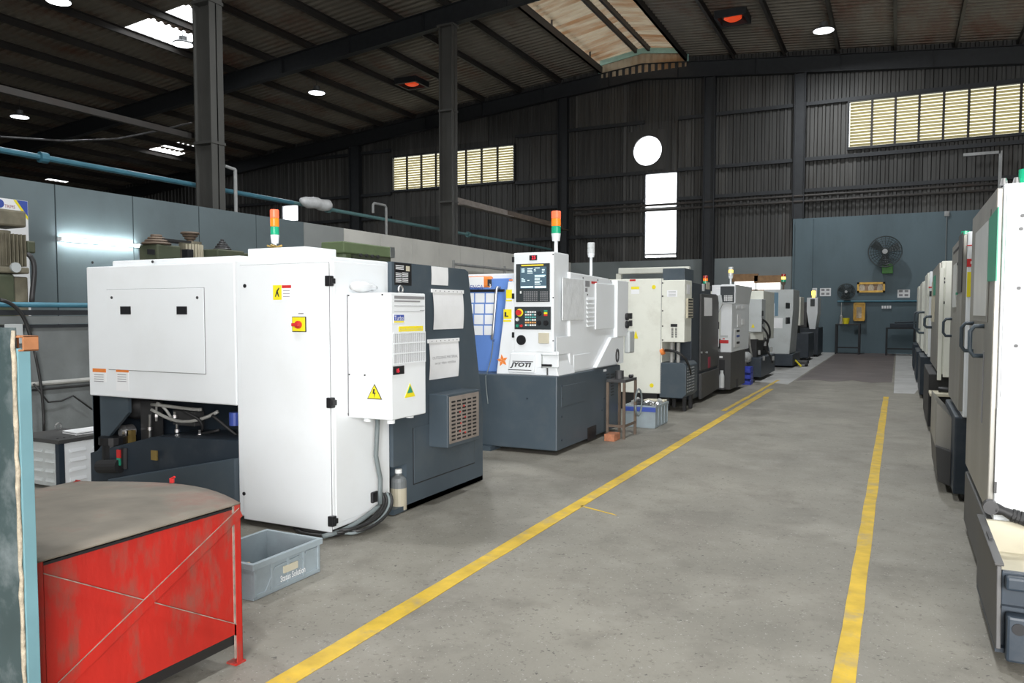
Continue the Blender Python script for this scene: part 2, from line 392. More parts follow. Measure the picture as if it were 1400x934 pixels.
# ---- ceiling: corrugated sheets on purlins
ceil = thing('ceiling', (RIDGE, 10, ZR), 'corrugated rusty steel roof on dark purlins', 'ceiling', kind='structure')
def corrug_x(x0, x1, z0, z1, y0, y1, pitch=.30, dep=.06):
    """sheet whose ribs run along X, repeated along Y"""
    y0 = round(y0/pitch)*pitch; y1 = round(y1/pitch)*pitch
    mb = MB(); n = round((y1-y0)/pitch); pr = []
    for i in range(n):
        y = y0+i*pitch; pr += [(y, 0), (y+pitch*.30, 0), (y+pitch*.42, dep), (y+pitch*.88, dep)]
    pr.append((y1, 0))
    mb.v = [(x0, y, z0+d) for y, d in pr] + [(x1, y, z1+d) for y, d in pr]; k = len(pr)
    mb.f = [(i, i+1, k+i+1, k+i) for i in range(k-1)]
    return mb
SKY = []                                              # skylight rectangles (x0, x1, y0, y1)
for (px, py, wx, wy) in ((224, 46, 1.25, 1.9), (258, 24, 1.25, 1.7), (224, 208.5, 1.1, 1.7), (245, 201, 1.1, 1.2), (82, 246, 1.0, 1.2)):
    r = ray(px, py); k = (ZR + SL*(-RIDGE) - CAMZ)/(r.z - SL*r.x)     # left slope: z = ZR - SL*(RIDGE - x)
    SKY.append((r.x*k-wx/2, r.x*k+wx/2, round((r.y*k-wy/2)/.3)*.3, round((r.y*k+wy/2)/.3)*.3))
def slope_sheets(xa, xb, strips):
    """strips of roof between x bands; skylight holes split the strip"""
    xs = sorted({xa, xb} | {v for s in SKY for v in s[:2] if xa < v < xb})
    for i in range(len(xs)-1):
        x0, x1 = xs[i], xs[i+1]; ys = YR-6; xm = (x0+x1)/2
        cuts = sorted((s[2], s[3]) for s in SKY if s[0] <= xm <= s[1])
        segs = []
        for c in cuts: segs.append((ys, c[0])); ys = max(ys, c[1])
        segs.append((ys, YE+.25))
        for a_, b_ in segs:
            if b_-a_ > .3: corrug_x(x0-.04, x1+.04, roof_z(x0), roof_z(x1), a_, b_).build('roof_sheet', 'roof_sheet', ceil)
xb = [XL-.3, -38, -30, -22, -16, RIDGE-MW]
for i in range(len(xb)-1): slope_sheets(xb[i], xb[i+1], None)
xb = [RIDGE+MW, -2, 5, 12, XR+.3]
for i in range(len(xb)-1): slope_sheets(xb[i], xb[i+1], None)
for s in SKY:
    MB().quad((s[0], s[2], roof_z(s[0])+.02), (s[1], s[2], roof_z(s[1])+.02), (s[1], s[3], roof_z(s[1])+.02), (s[0], s[3], roof_z(s[0])+.02)).build('skylight', 'skylight_sheet', ceil)
px_ = [RIDGE+MW+1.93*i for i in range(0, 16)] + [RIDGE-MW-1.93*i for i in range(0, 18)]
for x in px_:
    if not (XL < x < XR): continue
    z = roof_z(x)
    MB().prism([(x-.045, z-.24), (x+.055, z-.24), (x+.055, z-.222), (x-.027, z-.222), (x-.027, z-.02), (x+.055, z-.02), (x+.055, z), (x-.045, z)], 'y', YR, YE).build('purlin', 'purlin_steel', ceil)
# ridge monitor: a raised strip of sheeting with open sides
for s in (-1, 1):
    xo = RIDGE+s*(MW+.35); zi = ZR+MH; zo = zi-.42
    corrug_x(min(RIDGE, xo), max(RIDGE, xo), zo if s < 0 else zi, zi if s < 0 else zo, YR-6, YE+.25, .30, .06).build('monitor_sheet', 'monitor_sheet', ceil)
    xe = RIDGE+s*MW
    MB().box(xe-.05, xe+.05, YR, YE, roof_z(xe)-.24, roof_z(xe)+.05).build('monitor_edge', 'purlin_steel', ceil)
    MB().box(xe-s*.02, xe+s*.05, YR, YE, roof_z(xe)+MH-.12, roof_z(xe)+MH-.03).build('monitor_rail', 'purlin_steel', ceil)
    MB().box(RIDGE+s*.28-.05, RIDGE+s*.28+.05, YR, YE, ZR+MH-.24, ZR+MH-.04).build('monitor_purlin', 'purlin_steel', ceil)
    for y in [YR+4*i for i in range(11)]:
        MB().box(xe-.03, xe+.03, y, y+.06, roof_z(xe), roof_z(xe)+MH-.05).build('monitor_post', 'purlin_steel', ceil)
# mint green gable trim at the end of the monitor
gt = MB()
for s in (-1, 1):
    xe = RIDGE+s*(MW+.03); zi = ZR+MH-.06; zo = zi-.28
    gt.prism([(RIDGE, zi), (xe, zo), (xe, zo-.20), (RIDGE, zi-.22)], 'y', YE-.28, YE-.22)
    gt.box(xe-.07, xe+.07, YE-.28, YE-.2, roof_z(xe)-.25, zo-.18)
gt.build('gable_trim', 'mint_paint', ceil)
gs = MB(); GS = gs
# gable sheet closing the end of the monitor
def corrug_gable():
    n = 26; k = 0
    for i in range(n+1):
        x = RIDGE-MW+2*MW*i/n; y = YE-.20+(.05 if i % 2 else 0)
        GS.v += [(x, y, ZR-.6), (x, y, ZR+MH-.20-.15*abs(x-RIDGE))]
    GS.f += [(2*i, 2*i+2, 2*i+3, 2*i+1) for i in range(n)]
    GS.build('gable_sheet', 'monitor_sheet', ceil)
corrug_gable()
# red throats of two roof ventilators, hung in dark square kerbs
for px, py in ((563, 109), (1002, 18)):
    r = ray(px, py); sgn = 1 if r.x/r.y < RIDGE/26 else -1
    k = ((ZR + (SL*(-RIDGE) if sgn > 0 else SL*RIDGE)) - CAMZ)/(r.z - sgn*SL*r.x)
    c = Vector((r.x*k, r.y*k, CAMZ+r.z*k))
    v = MB(); zz = c.z-.26
    for s in (-1, 1):
        v.box(c.x+s*.48-.05, c.x+s*.48+.05, c.y-.53, c.y+.53, zz, c.z-.02); v.box(c.x-.43, c.x+.43, c.y+s*.48-.05, c.y+s*.48+.05, zz, c.z-.02)
    vo = v.build('vent_kerb', 'frame_steel', ceil)
    MB().lathe((c.x, c.y, zz+.02), [(.20, 0), (.30, .06), (.30, .2)], 20).build('vent_throat', 'vent_red_glow', vo)

# ---- portal frames (columns on the left row and tapered rafters)
XC = -13.6
def i_beam_col(mb, x, y, z0, z1, d=.5, b=.36):
    mb.box(x-d/2, x-d/2+.03, y-b/2, y+b/2, z0, z1).box(x+d/2-.03, x+d/2, y-b/2, y+b/2, z0, z1).box(x-d/2, x+d/2, y-.015, y+.015, z0, z1)
def frame(y, cols, lab):
    t = thing('portal_frame', (XC, y, 0), lab, 'steel frame', kind='structure')
    for s, xe in ((-1, XL), (1, XR)):
        z0, z1 = ZR-.25, roof_z(xe)-.25
        d = .64
        m = MB().prism([(RIDGE, z0-.02), (xe, z1-.02), (xe, z1), (RIDGE, z0)], 'y', y-.13, y+.13)
        m.prism([(RIDGE, z0-d), (xe, z1-d), (xe, z1-d+.025), (RIDGE, z0-d+.025)], 'y', y-.13, y+.13)
        m.prism([(RIDGE, z0-d), (xe, z1-d), (xe, z1), (RIDGE, z0)], 'y', y-.012, y+.012)
        m.build('rafter', 'frame_steel', t)
        for i in range(4):
            x = RIDGE + s*(1.5+i*3.1); zz = roof_z(x)-.25
            if XL < x < XR: MB().box(x-.01, x+.01, y-.12, y+.12, zz-d, zz).build('stiffener', 'frame_steel', t)
    for x in cols:
        m = MB(); i_beam_col(m, x, y, 0, roof_z(x)-.89); m.build('column', 'column_steel', t)
        box('cap_plate', 'column_steel', t, x-.32, x+.32, y-.2, y+.2, roof_z(x)-.93, roof_z(x)-.87)
        for zz in (5.2, 8.2): box('splice_plate', 'column_steel', t, x-.27, x+.27, y-.2, y+.2, zz, zz+.06)
    return t
frame(12.55, (XC, XL+.4), 'dark steel portal frame with stout column beside the tube light')
frame(22.67, (XC, XL+.4), 'dark steel portal frame with slim column before the slatted window')
frame(3.0, (XL+.4,), 'dark steel portal frame over the red table, its rafters high up')
frame(YE-.16, (), 'dark steel rafters against the corrugated end wall')

# ---- end wall: corrugated cladding with openings, over plastered lower walls
wall = thing('wall_end', (RIDGE, YE, 0), 'dark corrugated end wall above blue grey plaster', 'wall', kind='structure')
HOLES = []
def hole(x0, y0, x1, y1):
    a, b, c, d = rY(x0, y0, x1, y1, YE); HOLES.append((a, b, c, d)); return HOLES[-1]
H_left = (onY(538, 238, YE).x, onY(703, 222, YE).x, 7.62, 9.22); HOLES.append(H_left)
H_right = (onY(1161, 173, YE).x, 6.0, 7.80, 9.50); HOLES.append(H_right)
H_tall = hole(882, 237, 925, 352)
H_sq = hole(386, 281, 408, 302)
cR = onY(885, 206, YE); RR = .62
H_round = (cR.x-.75, cR.x+.75, cR.z-.75, cR.z+.75); HOLES.append(H_round)
def subtract(rects, h):
    out = []
    for (a, b, c, d) in rects:
        if h[1] <= a or h[0] >= b or h[3] <= c or h[2] >= d: out.append((a, b, c, d)); continue
        if h[0] > a: out.append((a, h[0], c, d))
        if h[1] < b: out.append((h[1], b, c, d))
        m0, m1 = max(a, h[0]), min(b, h[1])
        if h[2] > c: out.append((m0, m1, c, h[2]))
        if h[3] < d: out.append((m0, m1, h[3], d))
    return out
def corrug_wall(mb, x0, x1, z0, z1, y, top=None, pitch=.28, dep=.05):
    xs = [(x0, 0)]; i = math.floor(x0/pitch)
    while i*pitch < x1:
        for f_, d in ((0, 0), (.30, 0), (.42, dep), (.88, dep)):
            x = (i+f_)*pitch
            if x0 < x < x1: xs.append((x, d))
        i += 1
    xs.append((x1, xs[-1][1])); k = len(mb.v); n = len(xs)
    mb.v += [(x, y+d, z0) for x, d in xs] + [(x, y+d, min(z1, top(x)) if top else z1) for x, d in xs]
    mb.f += [(k+j, k+j+1, k+n+j+1, k+n+j) for j in range(n-1)]
ZPL = onY(1000, 353, YE).z
XB = onY(1085, 320, YE).x; ZB = onY(1150, 297, YE).z
def wall_top(x): return ZR+MH-.1 if abs(x-RIDGE) < MW else roof_z(x)+.02
rows = [(ZPL, 6.25), (6.25, 9.6), (9.6, 13.2)]
rc = [(XL, XR, ZPL-.1, 9.3), (RIDGE-MW-.3, RIDGE+MW+.3, 9.3, ZR+.4)]
rc += [(x_, x_+1.0, 9.3, roof_z(x_+.5)+.05) for x_ in [XL+i for i in range(int(XR-XL))]]
for h in HOLES: rc = subtract(rc, h)
mb = MB()
for q in rc: mb.box(q[0], q[1], YE+.12, YE+.14, q[2], q[3])
mb.build('leak_backing', 'cladding_b', wall)  # added backing that blocks sky leaking through the cladding seams
x = XL; j = 0
while x < XR:
    x1 = min(x+2.2, XR)
    if x < XB-.01 < x1-.02: x1 = XB
    for i, (z0, z1) in enumerate(rows):
        zb = z0-.03 if i or x1 < XB+.1 else max(z0, ZB-.1)
        rc = [(x, x1, zb, z1)]
        for h in HOLES: rc = subtract(rc, h)
        mb = MB()
        for q in rc:
            if q[1]-q[0] > .01 and q[3]-q[2] > .01: corrug_wall(mb, *q, YE+.02+.008*(i % 2), wall_top)
        if mb.v: mb.build('cladding_sheet', ('cladding_a', 'cladding_b', 'cladding_c')[(j*2+i) % 3], wall)
    x = x1; j += 1
box('plaster', 'plaster_grey', wall, XL, XB, YE, YE+.25, 0, ZPL)
box('plaster', 'plaster_blue', wall, XB, XR, YE-.22, YE+.25, 0, ZB)
box('pilaster', 'plaster_blue', wall, XB+.1, XB+.75, YE-.36, YE-.22, 0, ZB-.05)
for z in (4.9, 6.3, 7.5, 9.62):
    for (a, b) in ((XL, H_left[0]-.1), (H_left[1]+.1, H_tall[0]-.05), (H_tall[1]+.05, XR)):
        if z > 5.2 or b < 0: box('girt', 'frame_steel', wall, a, b, YE-.12, YE, z-.09, z+.05)
for z in (onY(900, 281, YE).z, onY(900, 288, YE).z):
    MB().cyl((H_tall[0]-3.2, YE-.2, z), (XR-10, YE-.2, z), .05, n=8).build('girt', 'purlin_steel', wall)
for px, d in ((772, .45), (971, .45), (1093, .42), (489, .6)):
    X = onY(px, 250, YE).x
    m = MB(); i_beam_col(m, X, YE-.18, 0 if px < 1080 else ZB, roof_z(X)-.9, d, .3); m.build('column', 'frame_steel', wall)

def slat_window(name, H, step, lab, nmid=None):
    t = thing(name, ((H[0]+H[1])/2, YE, H[2]), lab, 'window', kind='structure')
    fr = MB(); w_ = .05
    fr.box(H[0], H[1], YE-.10, YE+.02, H[2]-.10, H[2]).box(H[0], H[1], YE-.10, YE+.02, H[3], H[3]+.08)
    fr.box(H[0]-.06, H[0], YE-.10, YE+.02, H[2]-.1, H[3]+.08).box(H[1], H[1]+.06, YE-.10, YE+.02, H[2]-.1, H[3]+.08)
    fr.build('frame', 'frame_steel', t)
    n = max(1, round((H[1]-H[0])/step)); dx = (H[1]-H[0])/n
    for i in range(1, n):
        x = H[0]+i*dx; box('mullion', 'purlin_steel', t, x-.04, x+.04, YE-.09, YE, H[2], H[3])
    for i in range(n):
        x0 = H[0]+i*dx+.04; x1 = H[0]+(i+1)*dx-.04; m = MB(); zz = H[2]+.03
        while zz < H[3]-.06:
            m.quad((x0, YE-.055, zz+.075), (x1, YE-.055, zz+.075), (x1, YE+.0, zz), (x0, YE+.0, zz)); zz += .118
        o = m.build('slat_bank', 'slat_cream', t); o['kind'] = 'stuff'
        MB().quad((x0-.03, YE+.04, H[2]), (x1+.03, YE+.04, H[2]), (x1+.03, YE+.04, H[3]), (x0-.03, YE+.04, H[3])).build('pane', 'pane_cream', t)
slat_window('window_1', H_left, .82, 'cream louvred window high on the end wall behind a column')
slat_window('window_2', H_right, .80, 'long cream louvred window high above the wall fan')
def plain_window(name, H, lab, bars=()):
    t = thing(name, ((H[0]+H[1])/2, YE, H[2]), lab, 'window', kind='structure')
    fr = MB()
    for q in ((H[0]-.04, H[1]+.04, H[2]-.05, H[2]), (H[0]-.04, H[1]+.04, H[3], H[3]+.05), (H[0]-.05, H[0], H[2], H[3]), (H[1], H[1]+.05, H[2], H[3])):
        fr.box(q[0], q[1], YE-.04, YE+.03, q[2], q[3])
    fr.build('frame', 'frame_steel', t)
    zs = [H[2]]+list(bars)+[H[3]]
    for i in range(len(zs)-1): MB().quad((H[0], YE+.03, zs[i]+.01), (H[1], YE+.03, zs[i]+.01), (H[1], YE+.03, zs[i+1]-.01), (H[0], YE+.03, zs[i+1]-.01)).build('pane', 'pane_milky', t)
    for z in bars: box('transom', 'pipe_grey', t, H[0], H[1], YE-.05, YE, z-.04, z+.04)
plain_window('window_3', H_tall, 'tall blazing translucent strip below the round opening', (onY(900, 285, YE).z, onY(900, 348, YE).z))
plain_window('window_5', H_sq, 'small bright square opening above the grey partition')
t = thing('window_4', (cR.x, YE, cR.z), 'round bright opening high under the ridge', 'window', kind='structure')
m = MB(); n = 48; k = 0
for i in range(n):
    a0 = 2*math.pi*i/n; ca0, sa0 = math.cos(a0), math.sin(a0); f_ = .84/max(abs(ca0), abs(sa0))
    m.v += [(cR.x+RR*ca0, YE-.01, cR.z+RR*sa0), (cR.x+f_*ca0, YE-.01, cR.z+f_*sa0), (cR.x+RR*ca0, YE+.10, cR.z+RR*sa0)]
for i in range(n):
    j = (i+1) % n; m.f += [(3*i, 3*j, 3*j+1, 3*i+1), (3*i, 3*i+2, 3*j+2, 3*j)]
m.build('ring_plate', 'cladding_a', t)
m = MB(); m.v = [(cR.x+RR*math.cos(2*math.pi*i/n), YE+.09, cR.z+RR*math.sin(2*math.pi*i/n)) for i in range(n)]; m.f = [tuple(range(n))]
m.build('pane', 'pane_milky', t)
# low bright windows behind the far machines
for nm, q in (('window_6', (1005, 385, 1033, 396)), ('window_7', (1035, 387, 1067, 396))):
    a, b, c, d = rY(*q, YE)
    t = thing(nm, ((a+b)/2, YE, c), 'low bright window slot with orange timber head behind far machines', 'window', group='low window slots', kind='structure')
    m = MB().box(a-.1, b+.1, YE-.12, YE, d, d+.3).box(a-.1, b+.1, YE-.12, YE, c-.1, c)
    m.build('frame', 'wood', t)
    MB().quad((a, YE-.06, c), (b, YE-.06, c), (b, YE-.06, d), (a, YE-.06, d)).build('pane', mat('pane_lit'+nm, (.9, .9, .88), .3, var=.01, emit=(1, .97, .9), es=2.2), t)

# ---- other walls of the hall
XP, ZP = -13.2, onX(0, 241, -13.2).z
wl = thing('wall_left', (XP, 15, 0), 'sheet panel partition, blue grey then pale, along the hall', 'partition', kind='structure')
edges = [-10, -2.4, 0, 2.4] + [onX(x, 300, XP).y for x in (-60, 76, 182, 272, 350, 415, 470, 520, 563, 600, 629, 661, 688, 712, 735)] + [YE]
for i in range(len(edges)-1):
    pale = edges[i] > onX(465, 300, XP).y
    mid = abs(edges[i]-onX(415, 300, XP).y) < .1
    box('panel', 'partition_pale' if pale else 'partition_mid' if mid else 'partition_grey', wl, XP-.05, XP, edges[i]+.012, edges[i+1]-.012, 0, ZP)
    box('panel_joint', 'frame_steel', wl, XP-.06, XP-.03, edges[i+1]-.02, edges[i+1]+.02, 0, ZP-.02)
w_ = MB().box(XL-.2, XL, YR, YE, 0, roof_z(XL)+.1).build('wall_west', 'cladding_b'); tag(w_, 'dark corrugated side wall far beyond the partition', 'wall', kind='structure')
w_ = MB().box(XR, XR+.2, YR, YE, 0, roof_z(XR)+.1).build('wall_right', 'cladding_b'); tag(w_, 'dark side wall behind the right row of machining centres', 'wall', kind='structure')
m = MB(); g0, g1, gz = .3, 7.3, 5.4  # gate opening invented to go with the added flash stand-in lamp
m.box(XL, g0, YR-.2, YR, 0, 13).box(g1, XR, YR-.2, YR, 0, 13).box(g0, g1, YR-.2, YR, gz, 13)
tag(m.build('wall_rear', 'cladding_b'), 'rear wall with an added gate opening behind the photographer', 'wall', kind='structure')

# ---- half-height wall behind the first lathe
XW = -8.1
ZW = onX(60, 414, XW).z
lw = thing('wall_low', (XW, 4.5, 0), 'half height grey wall with rails behind the louvred box', 'low wall', kind='structure')
ya, yb = 1.5, 6.6
box('wall_body', 'low_wall_grey', lw, XW-.12, XW, ya, yb, 0, onX(60, 446, XW).z)
for (y0, y1, m_) in ((444, 448, 'frame_steel'), (432, 443, 'low_wall_grey'), (424, 431, 'frame_steel')):
    box('rail', m_, lw, XW-.12, XW+(.03 if m_ == 'frame_steel' else .02), ya, yb, onX(60, y1, XW).z, onX(60, y0, XW).z)
MB().cyl((XW-.03, ya, onX(60, 417, XW).z), (XW-.03, yb, onX(60, 417, XW).z), .028, n=10).build('pipe', 'pipe_blue', lw)
z = onX(80, 522, XW).z
MB().cyl((XW+.04, ya, z), (XW+.04, yb, z), .024, n=8).build('pipe', 'hose_white', lw)
z = onX(80, 530, XW).z
MB().cyl((XW+.03, ya, z), (XW+.03, yb, z), .012, n=8).build('pipe', 'cable_black', lw)

# ================================================================ SERVICES ON WALLS AND ROOF
def hibay(px, py, d, lab, power=170):
    r = ray(px, py); r = r*(d/r.dot(FV)); c = Vector((r.x, r.y, CAMZ+r.z))
    return hibay_at(c, lab, power)
def hibay_at(c, lab, power=170):
    t = thing('high_bay_lamp', (c.x, c.y, c.z), lab, 'lamp', 'high bay lamps under the roof')
    MB().lathe(c, [(.34, 0), (.34, .03), (.30, .07), (.14, .11), (.13, .26), (.05, .28)], 24).build('housing', 'lamp_housing', t)
    MB().lathe((c.x, c.y, c.z-.012), [(.32, 0), (.32, .012)], 24).build('lens', 'lamp_glow', t)
    zt = roof_z(c.x)-.27
    if zt > c.z+.3: MB().cyl((c.x, c.y, c.z+.26), (c.x, c.y, zt), .012, n=6).build('rod', 'dark_steel', t)
    l = area_light('lamp_light', (c.x, c.y, c.z-.03), (0, 0, 0), .62, .62, power, (.95, .98, 1), 'DISK')
    l.parent = t; l.location = (0, 0, -.03)
    return t
hibay(433, 127, 31.5, 'high bay lamp glowing on the dark roof between the columns')
hibay(27, 160, 31, 'high bay lamp hanging low over the far left bay')
hibay(1126, 42, 26, 'high bay lamp hanging above the long louvred window', 330)
hibay(250, 61, 26, 'high bay lamp beside the bright skylights')
hibay(80, 2, 22.5, 'high bay lamp at the roof before the skylights')
for (x, y) in ((-.8, 16.5), (-1.2, 6.5), (-7.5, 3.0), (-7.5, 11.5), (-1.2, -1.0)):  # extra lamps out of view, added to brighten floor and machines
    hibay_at(Vector((x, y, 10.4)), 'added unseen high bay lamp over the machine aisle', 300)

# tube light
a = onX(80, 327, XP); b = onX(186, 335, XP)
t = thing('tube_light', (XP, (a.y+b.y)/2, a.z), 'glowing white tube light on the grey partition', 'light')
box('fitting', 'white_paint', t, XP, XP+.035, a.y-.03, b.y+.03, a.z-.03, a.z+.03)
MB().cyl((XP+.085, a.y, a.z), (XP+.085, b.y, a.z), .022, n=10).build('tube', 'tube_light', t)
for y in (a.y-.02, b.y): box('holder', 'label_white', t, XP+.03, XP+.11, y, y+.02, a.z-.03, a.z+.03)

# overhead pipes along the left row
XPI = -14.05
pa, pb = onX(-20, 202, XPI), onX(742, 341, XPI)
t = thing('air_pipe', (XPI, pa.y, pa.z), 'long blue compressed air pipe running past the columns', 'pipe')
zc = (onX(0, 205, XPI).z)
ym = onX(400, 272, XPI).y
MB().cyl((XPI, 2, zc), (XPI, ym, zc), .055, n=10).build('pipe_run', 'pipe_blue', t)
MB().cyl((XPI, ym, zc), (XPI, YE-.3, zc), .05, n=10).build('pipe_run', 'pipe_teal', t)
for px in (60, 448, 640):
    y = onX(px, 250, XPI).y; MB().cyl((XPI, y-.07, zc), (XPI, y+.07, zc), .10, n=12).build('coupling', 'pipe_teal' if px > 100 else 'pipe_blue', t)
y = onX(426, 277, XPI).y
t = MB().tube([(XPI+.16+.015*math.sin(i*2.1), y-.6+i*.15, zc+.06+.015*math.cos(i*1.7)) for i in range(9)], [.06, .13, .15, .155, .15, .15, .16, .15, .07], 12).build('plastic_wrap', 'plastic_bag', smooth=True)
tag(t, 'lump of clear plastic wrapped round the air pipe', 'plastic wrap')
t = MB()
a = onX(516, 300, XP); 
y0, y1 = onX(514, 290, XP).y, onX(532, 290, XP).y; z1 = onX(523, 279, XP).z; zl = onX(514, 291, XP).z
t.tube([(XP-.1, y0, zl), (XP-.1, y0, z1-.06), (XP-.1, y0+.06, z1), (XP-.1, y1-.06, z1), (XP-.1, y1, z1-.06), (XP-.1, y1, ZP-.4)], .035, 8)
tag(t.build('drop_pipe', 'pipe_grey'), 'inverted U shaped grey pipe rising behind the partition', 'pipe')
y0 = onX(322, 260, XP-.2).y
t = MB().cyl((XP-.2, y0, ZP-.5), (XP-.2, y0, onX(322, 232, XP-.2).z), .04, n=8).tube([(XP-.2, y0, onX(322, 232, XP-.2).z), (XP-.2, y0-.3, onX(322, 230, XP-.2).z)], .035, 8)
tag(t.build('drop_pipe', 'pipe_grey'), 'thin upright grey pipe beside the stout column', 'pipe')
a = onX(628, 275, XC+.3); b = onX(770, 309, XC+.3)
t = thing('cable_tray', (XC+.3, a.y, a.z), 'pale steel cable tray running from the slim column to the end wall', 'cable tray')
ys = onX(697, 292, XC+.3).y
for (q0, q1) in ((a.y, ys-.03), (ys+.03, YE-.5)): 
    MB().box(XC+.2, XC+.23, q0, q1, a.z-.13, a.z+.13).box(XC+.2, XC+.5, q0, q1, a.z-.13, a.z-.1).build('tray_length', 'brown_steel' if q0 > ys else 'grille_steel', t)
a = onX(620, 361, XP+.3); b = onX(772, 372, XP+.3)
t = thing('guard_rail', (XP+.3, a.y, 0), 'thin grey steel rail standing before the pale partition', 'rail')
MB().cyl((XP+.3, a.y, a.z), (XP+.3, onX(705, 366, XP+.3).y, a.z), .045, n=8).build('rail', 'pipe_grey', t)
for px in (620, 690):
    y = onX(px, 361, XP+.3).y; MB().cyl((XP+.3, y, 0), (XP+.3, y, a.z+.12), .045, n=8).build('post', 'pipe_grey', t)
z = onX(150, 150, XC-.1).z
t = MB().prism([(XC-.60, z-.06), (XC-.5, z-.06), (XC-.5, z+.06), (XC-.60, z+.06)], 'y', 2, 12.5).build('runway_beam', 'purlin_steel')
tag(t, 'grey horizontal beam meeting the stout column near the roof', 'beam')
pts = [onX(x, y, XC-1.2) for x, y in ((0, 187), (90, 193), (160, 190), (220, 178), (262, 168))]
tag(MB().tube(pts, .02, 6).build('overhead_cable', 'dark_steel'), 'sagging thin cable slung to the stout column', 'cable')
# L-shaped bracket on the end wall
a, b, c = onY(1317, 211, YE-.3), onY(1368, 208, YE-.3), onY(1368, 246, YE-.3)
m = MB().box(a.x, b.x, YE-.34, YE-.28, b.z-.05, b.z+.05).box(b.x-.05, b.x+.05, YE-.34, YE-.28, c.z-1.5, b.z+.05).box(b.x-.05, b.x+.05, YE-.34, YE-.2, c.z-1.5, c.z-1.3)
tag(m.build('bracket', 'pipe_grey'), 'pale L shaped steel bracket below the long louvred window', 'bracket')

# poster on the partition
y0, y1, z0, z1 = rX(-30, 271, 40, 440, XP)
z1 = onX(20, 273, XP).z; z0 = onX(20, 440, XP).z
t = thing('poster', (XP, y1, z0), 'white poster with blue and yellow corner behind the old mill', 'poster')
box('sheet', 'label_white', t, XP, XP+.006, y0, y1, z0, z1)
MB().prism([(y1-.19, z1-.005), (y1-.005, z1-.005), (y1-.005, z1-.26)], 'x', XP+.006, XP+.009).build('corner', 'label_blue', t)
MB().prism([(y1-.24, z1-.005), (y1-.19, z1-.005), (y1-.005, z1-.26), (y1-.005, z1-.32)], 'x', XP+.006, XP+.009).build('corner', 'label_yellow', t)
p = onX(6, 284, XP)
text('lettering', 'label_maroon', t, 'TRIMS', (XP+.006, p.y, p.z), .055, 'X', .17)
q = onX(1, 280, XP); MB().cyl((XP+.006, q.y-.02, q.z+.02), (XP+.009, q.y-.02, q.z+.02), .07, n=16).build('emblem', 'label_blue', t)

# ---- things on and by the blue end wall
YB = YE-.22
def wall_fan(px, py, R_, lab, green):
    c = onY(px, py, YB-.45)
    t = thing('wall_fan', (c.x, YB, c.z), lab, 'fan')
    m = MB()
    for rr in [R_*(.25+.15*i) for i in range(6)]:
        yy = -.10*(1-(rr/R_)**2)
        m.tube([(c.x+rr*math.cos(i*math.pi/16), c.y+yy, c.z+rr*math.sin(i*math.pi/16)) for i in range(32)], .009, 5, True)
    for i in range(24):
        a_ = math.pi*i/12
        m.tube([(c.x+R_*k_*math.cos(a_), c.y-.10*(1-k_*k_), c.z+R_*k_*math.sin(a_)) for k_ in (.14, .5, 1)], .007, 5)
        m.tube([(c.x+R_*k_*math.cos(a_), c.y+.12*(1-k_*k_)+.02, c.z+R_*k_*math.sin(a_)) for k_ in (1, .5, .2)], .007, 5)
    m.tube([(c.x+R_*math.cos(i*math.pi/16), c.y, c.z+R_*math.sin(i*math.pi/16)) for i in range(32)], .02, 6, True)
    m.build('cage', 'fan_dark', t)
    for i in range(3):
        a_ = 2.1*i+.4; d = Vector((math.cos(a_), 0, math.sin(a_))); n_ = Vector((-math.sin(a_), 0, math.cos(a_)))
        b0 = c + d*R_*.1
        MB().quad(b0-n_*.06, b0+d*R_*.8-n_*.17+Vector((0, -.04, 0)), b0+d*R_*.82+n_*.15+Vector((0, .04, 0)), b0+n_*.06+Vector((0, .02, 0))).build('blade', 'fan_dark', t)
    MB().cyl((c.x, c.y-.12, c.z), (c.x, c.y-.09, c.z), R_*.16, n=18).build('hub', 'pipe_grey', t)
    MB().cyl((c.x, c.y+.02, c.z), (c.x, c.y+.3, c.z), .12, n=14).build('motor', 'fan_dark', t)
    MB().box(c.x-.04, c.x+.04, c.y+.2, YB, c.z-.06, c.z+.02).box(c.x-.1, c.x+.1, YB-.03, YB, c.z-.5, c.z+.15).build('arm', 'fan_dark', t)
    if green:
        a, b, z0, z1 = rY(1206, 361, 1221, 374, YB-.2); box('control_box', 'fan_green', t, a, b, YB-.25, YB, z0, z1, .01)
wall_fan(1210, 344, .56, 'large round wall fan with green control box', True)
wall_fan(1157, 399, .30, 'small dark wall fan beside the gold framed picture', False)
t = thing('framed_picture', (onY(1190, 393, YB).x, YB, onY(1190, 399, YB).z), 'gold framed row of three small portraits on the blue wall', 'picture')
a, b, z0, z1 = rY(1172, 386, 1210, 400, YB)
box('backing', 'picture_warm', t, a+.05, b-.05, YB-.03, YB, z0+.05, z1-.05)
MB().box(a, b, YB-.06, YB, z0, z0+.07).box(a, b, YB-.06, YB, z1-.07, z1).box(a, a+.07, YB-.06, YB, z0, z1).box(b-.07, b, YB-.06, YB, z0, z1).build('frame', 'gold_frame', t)
for i in range(3):
    xx = a+.17+(b-a-.34)*i/2; zc_ = (z0+z1)/2
    MB().prism([(xx-.09, z0+.07), (xx+.09, z0+.07), (xx+.10, zc_), (xx+.05, z1-.08), (xx-.05, z1-.08), (xx-.10, zc_)], 'y', YB-.036, YB-.03).build('portrait', 'picture_pale', t)
t = thing('shrine_box', (onY(1175, 428, YB).x, YB, onY(1175, 440, YB).z), 'yellow wall shrine with a small picture under the gold frame', 'shrine')
a, b, z0, z1 = rY(1167, 414, 1183, 439, YB)
box('back_board', 'gold_frame', t, a, b, YB-.03, YB, z0, z1)
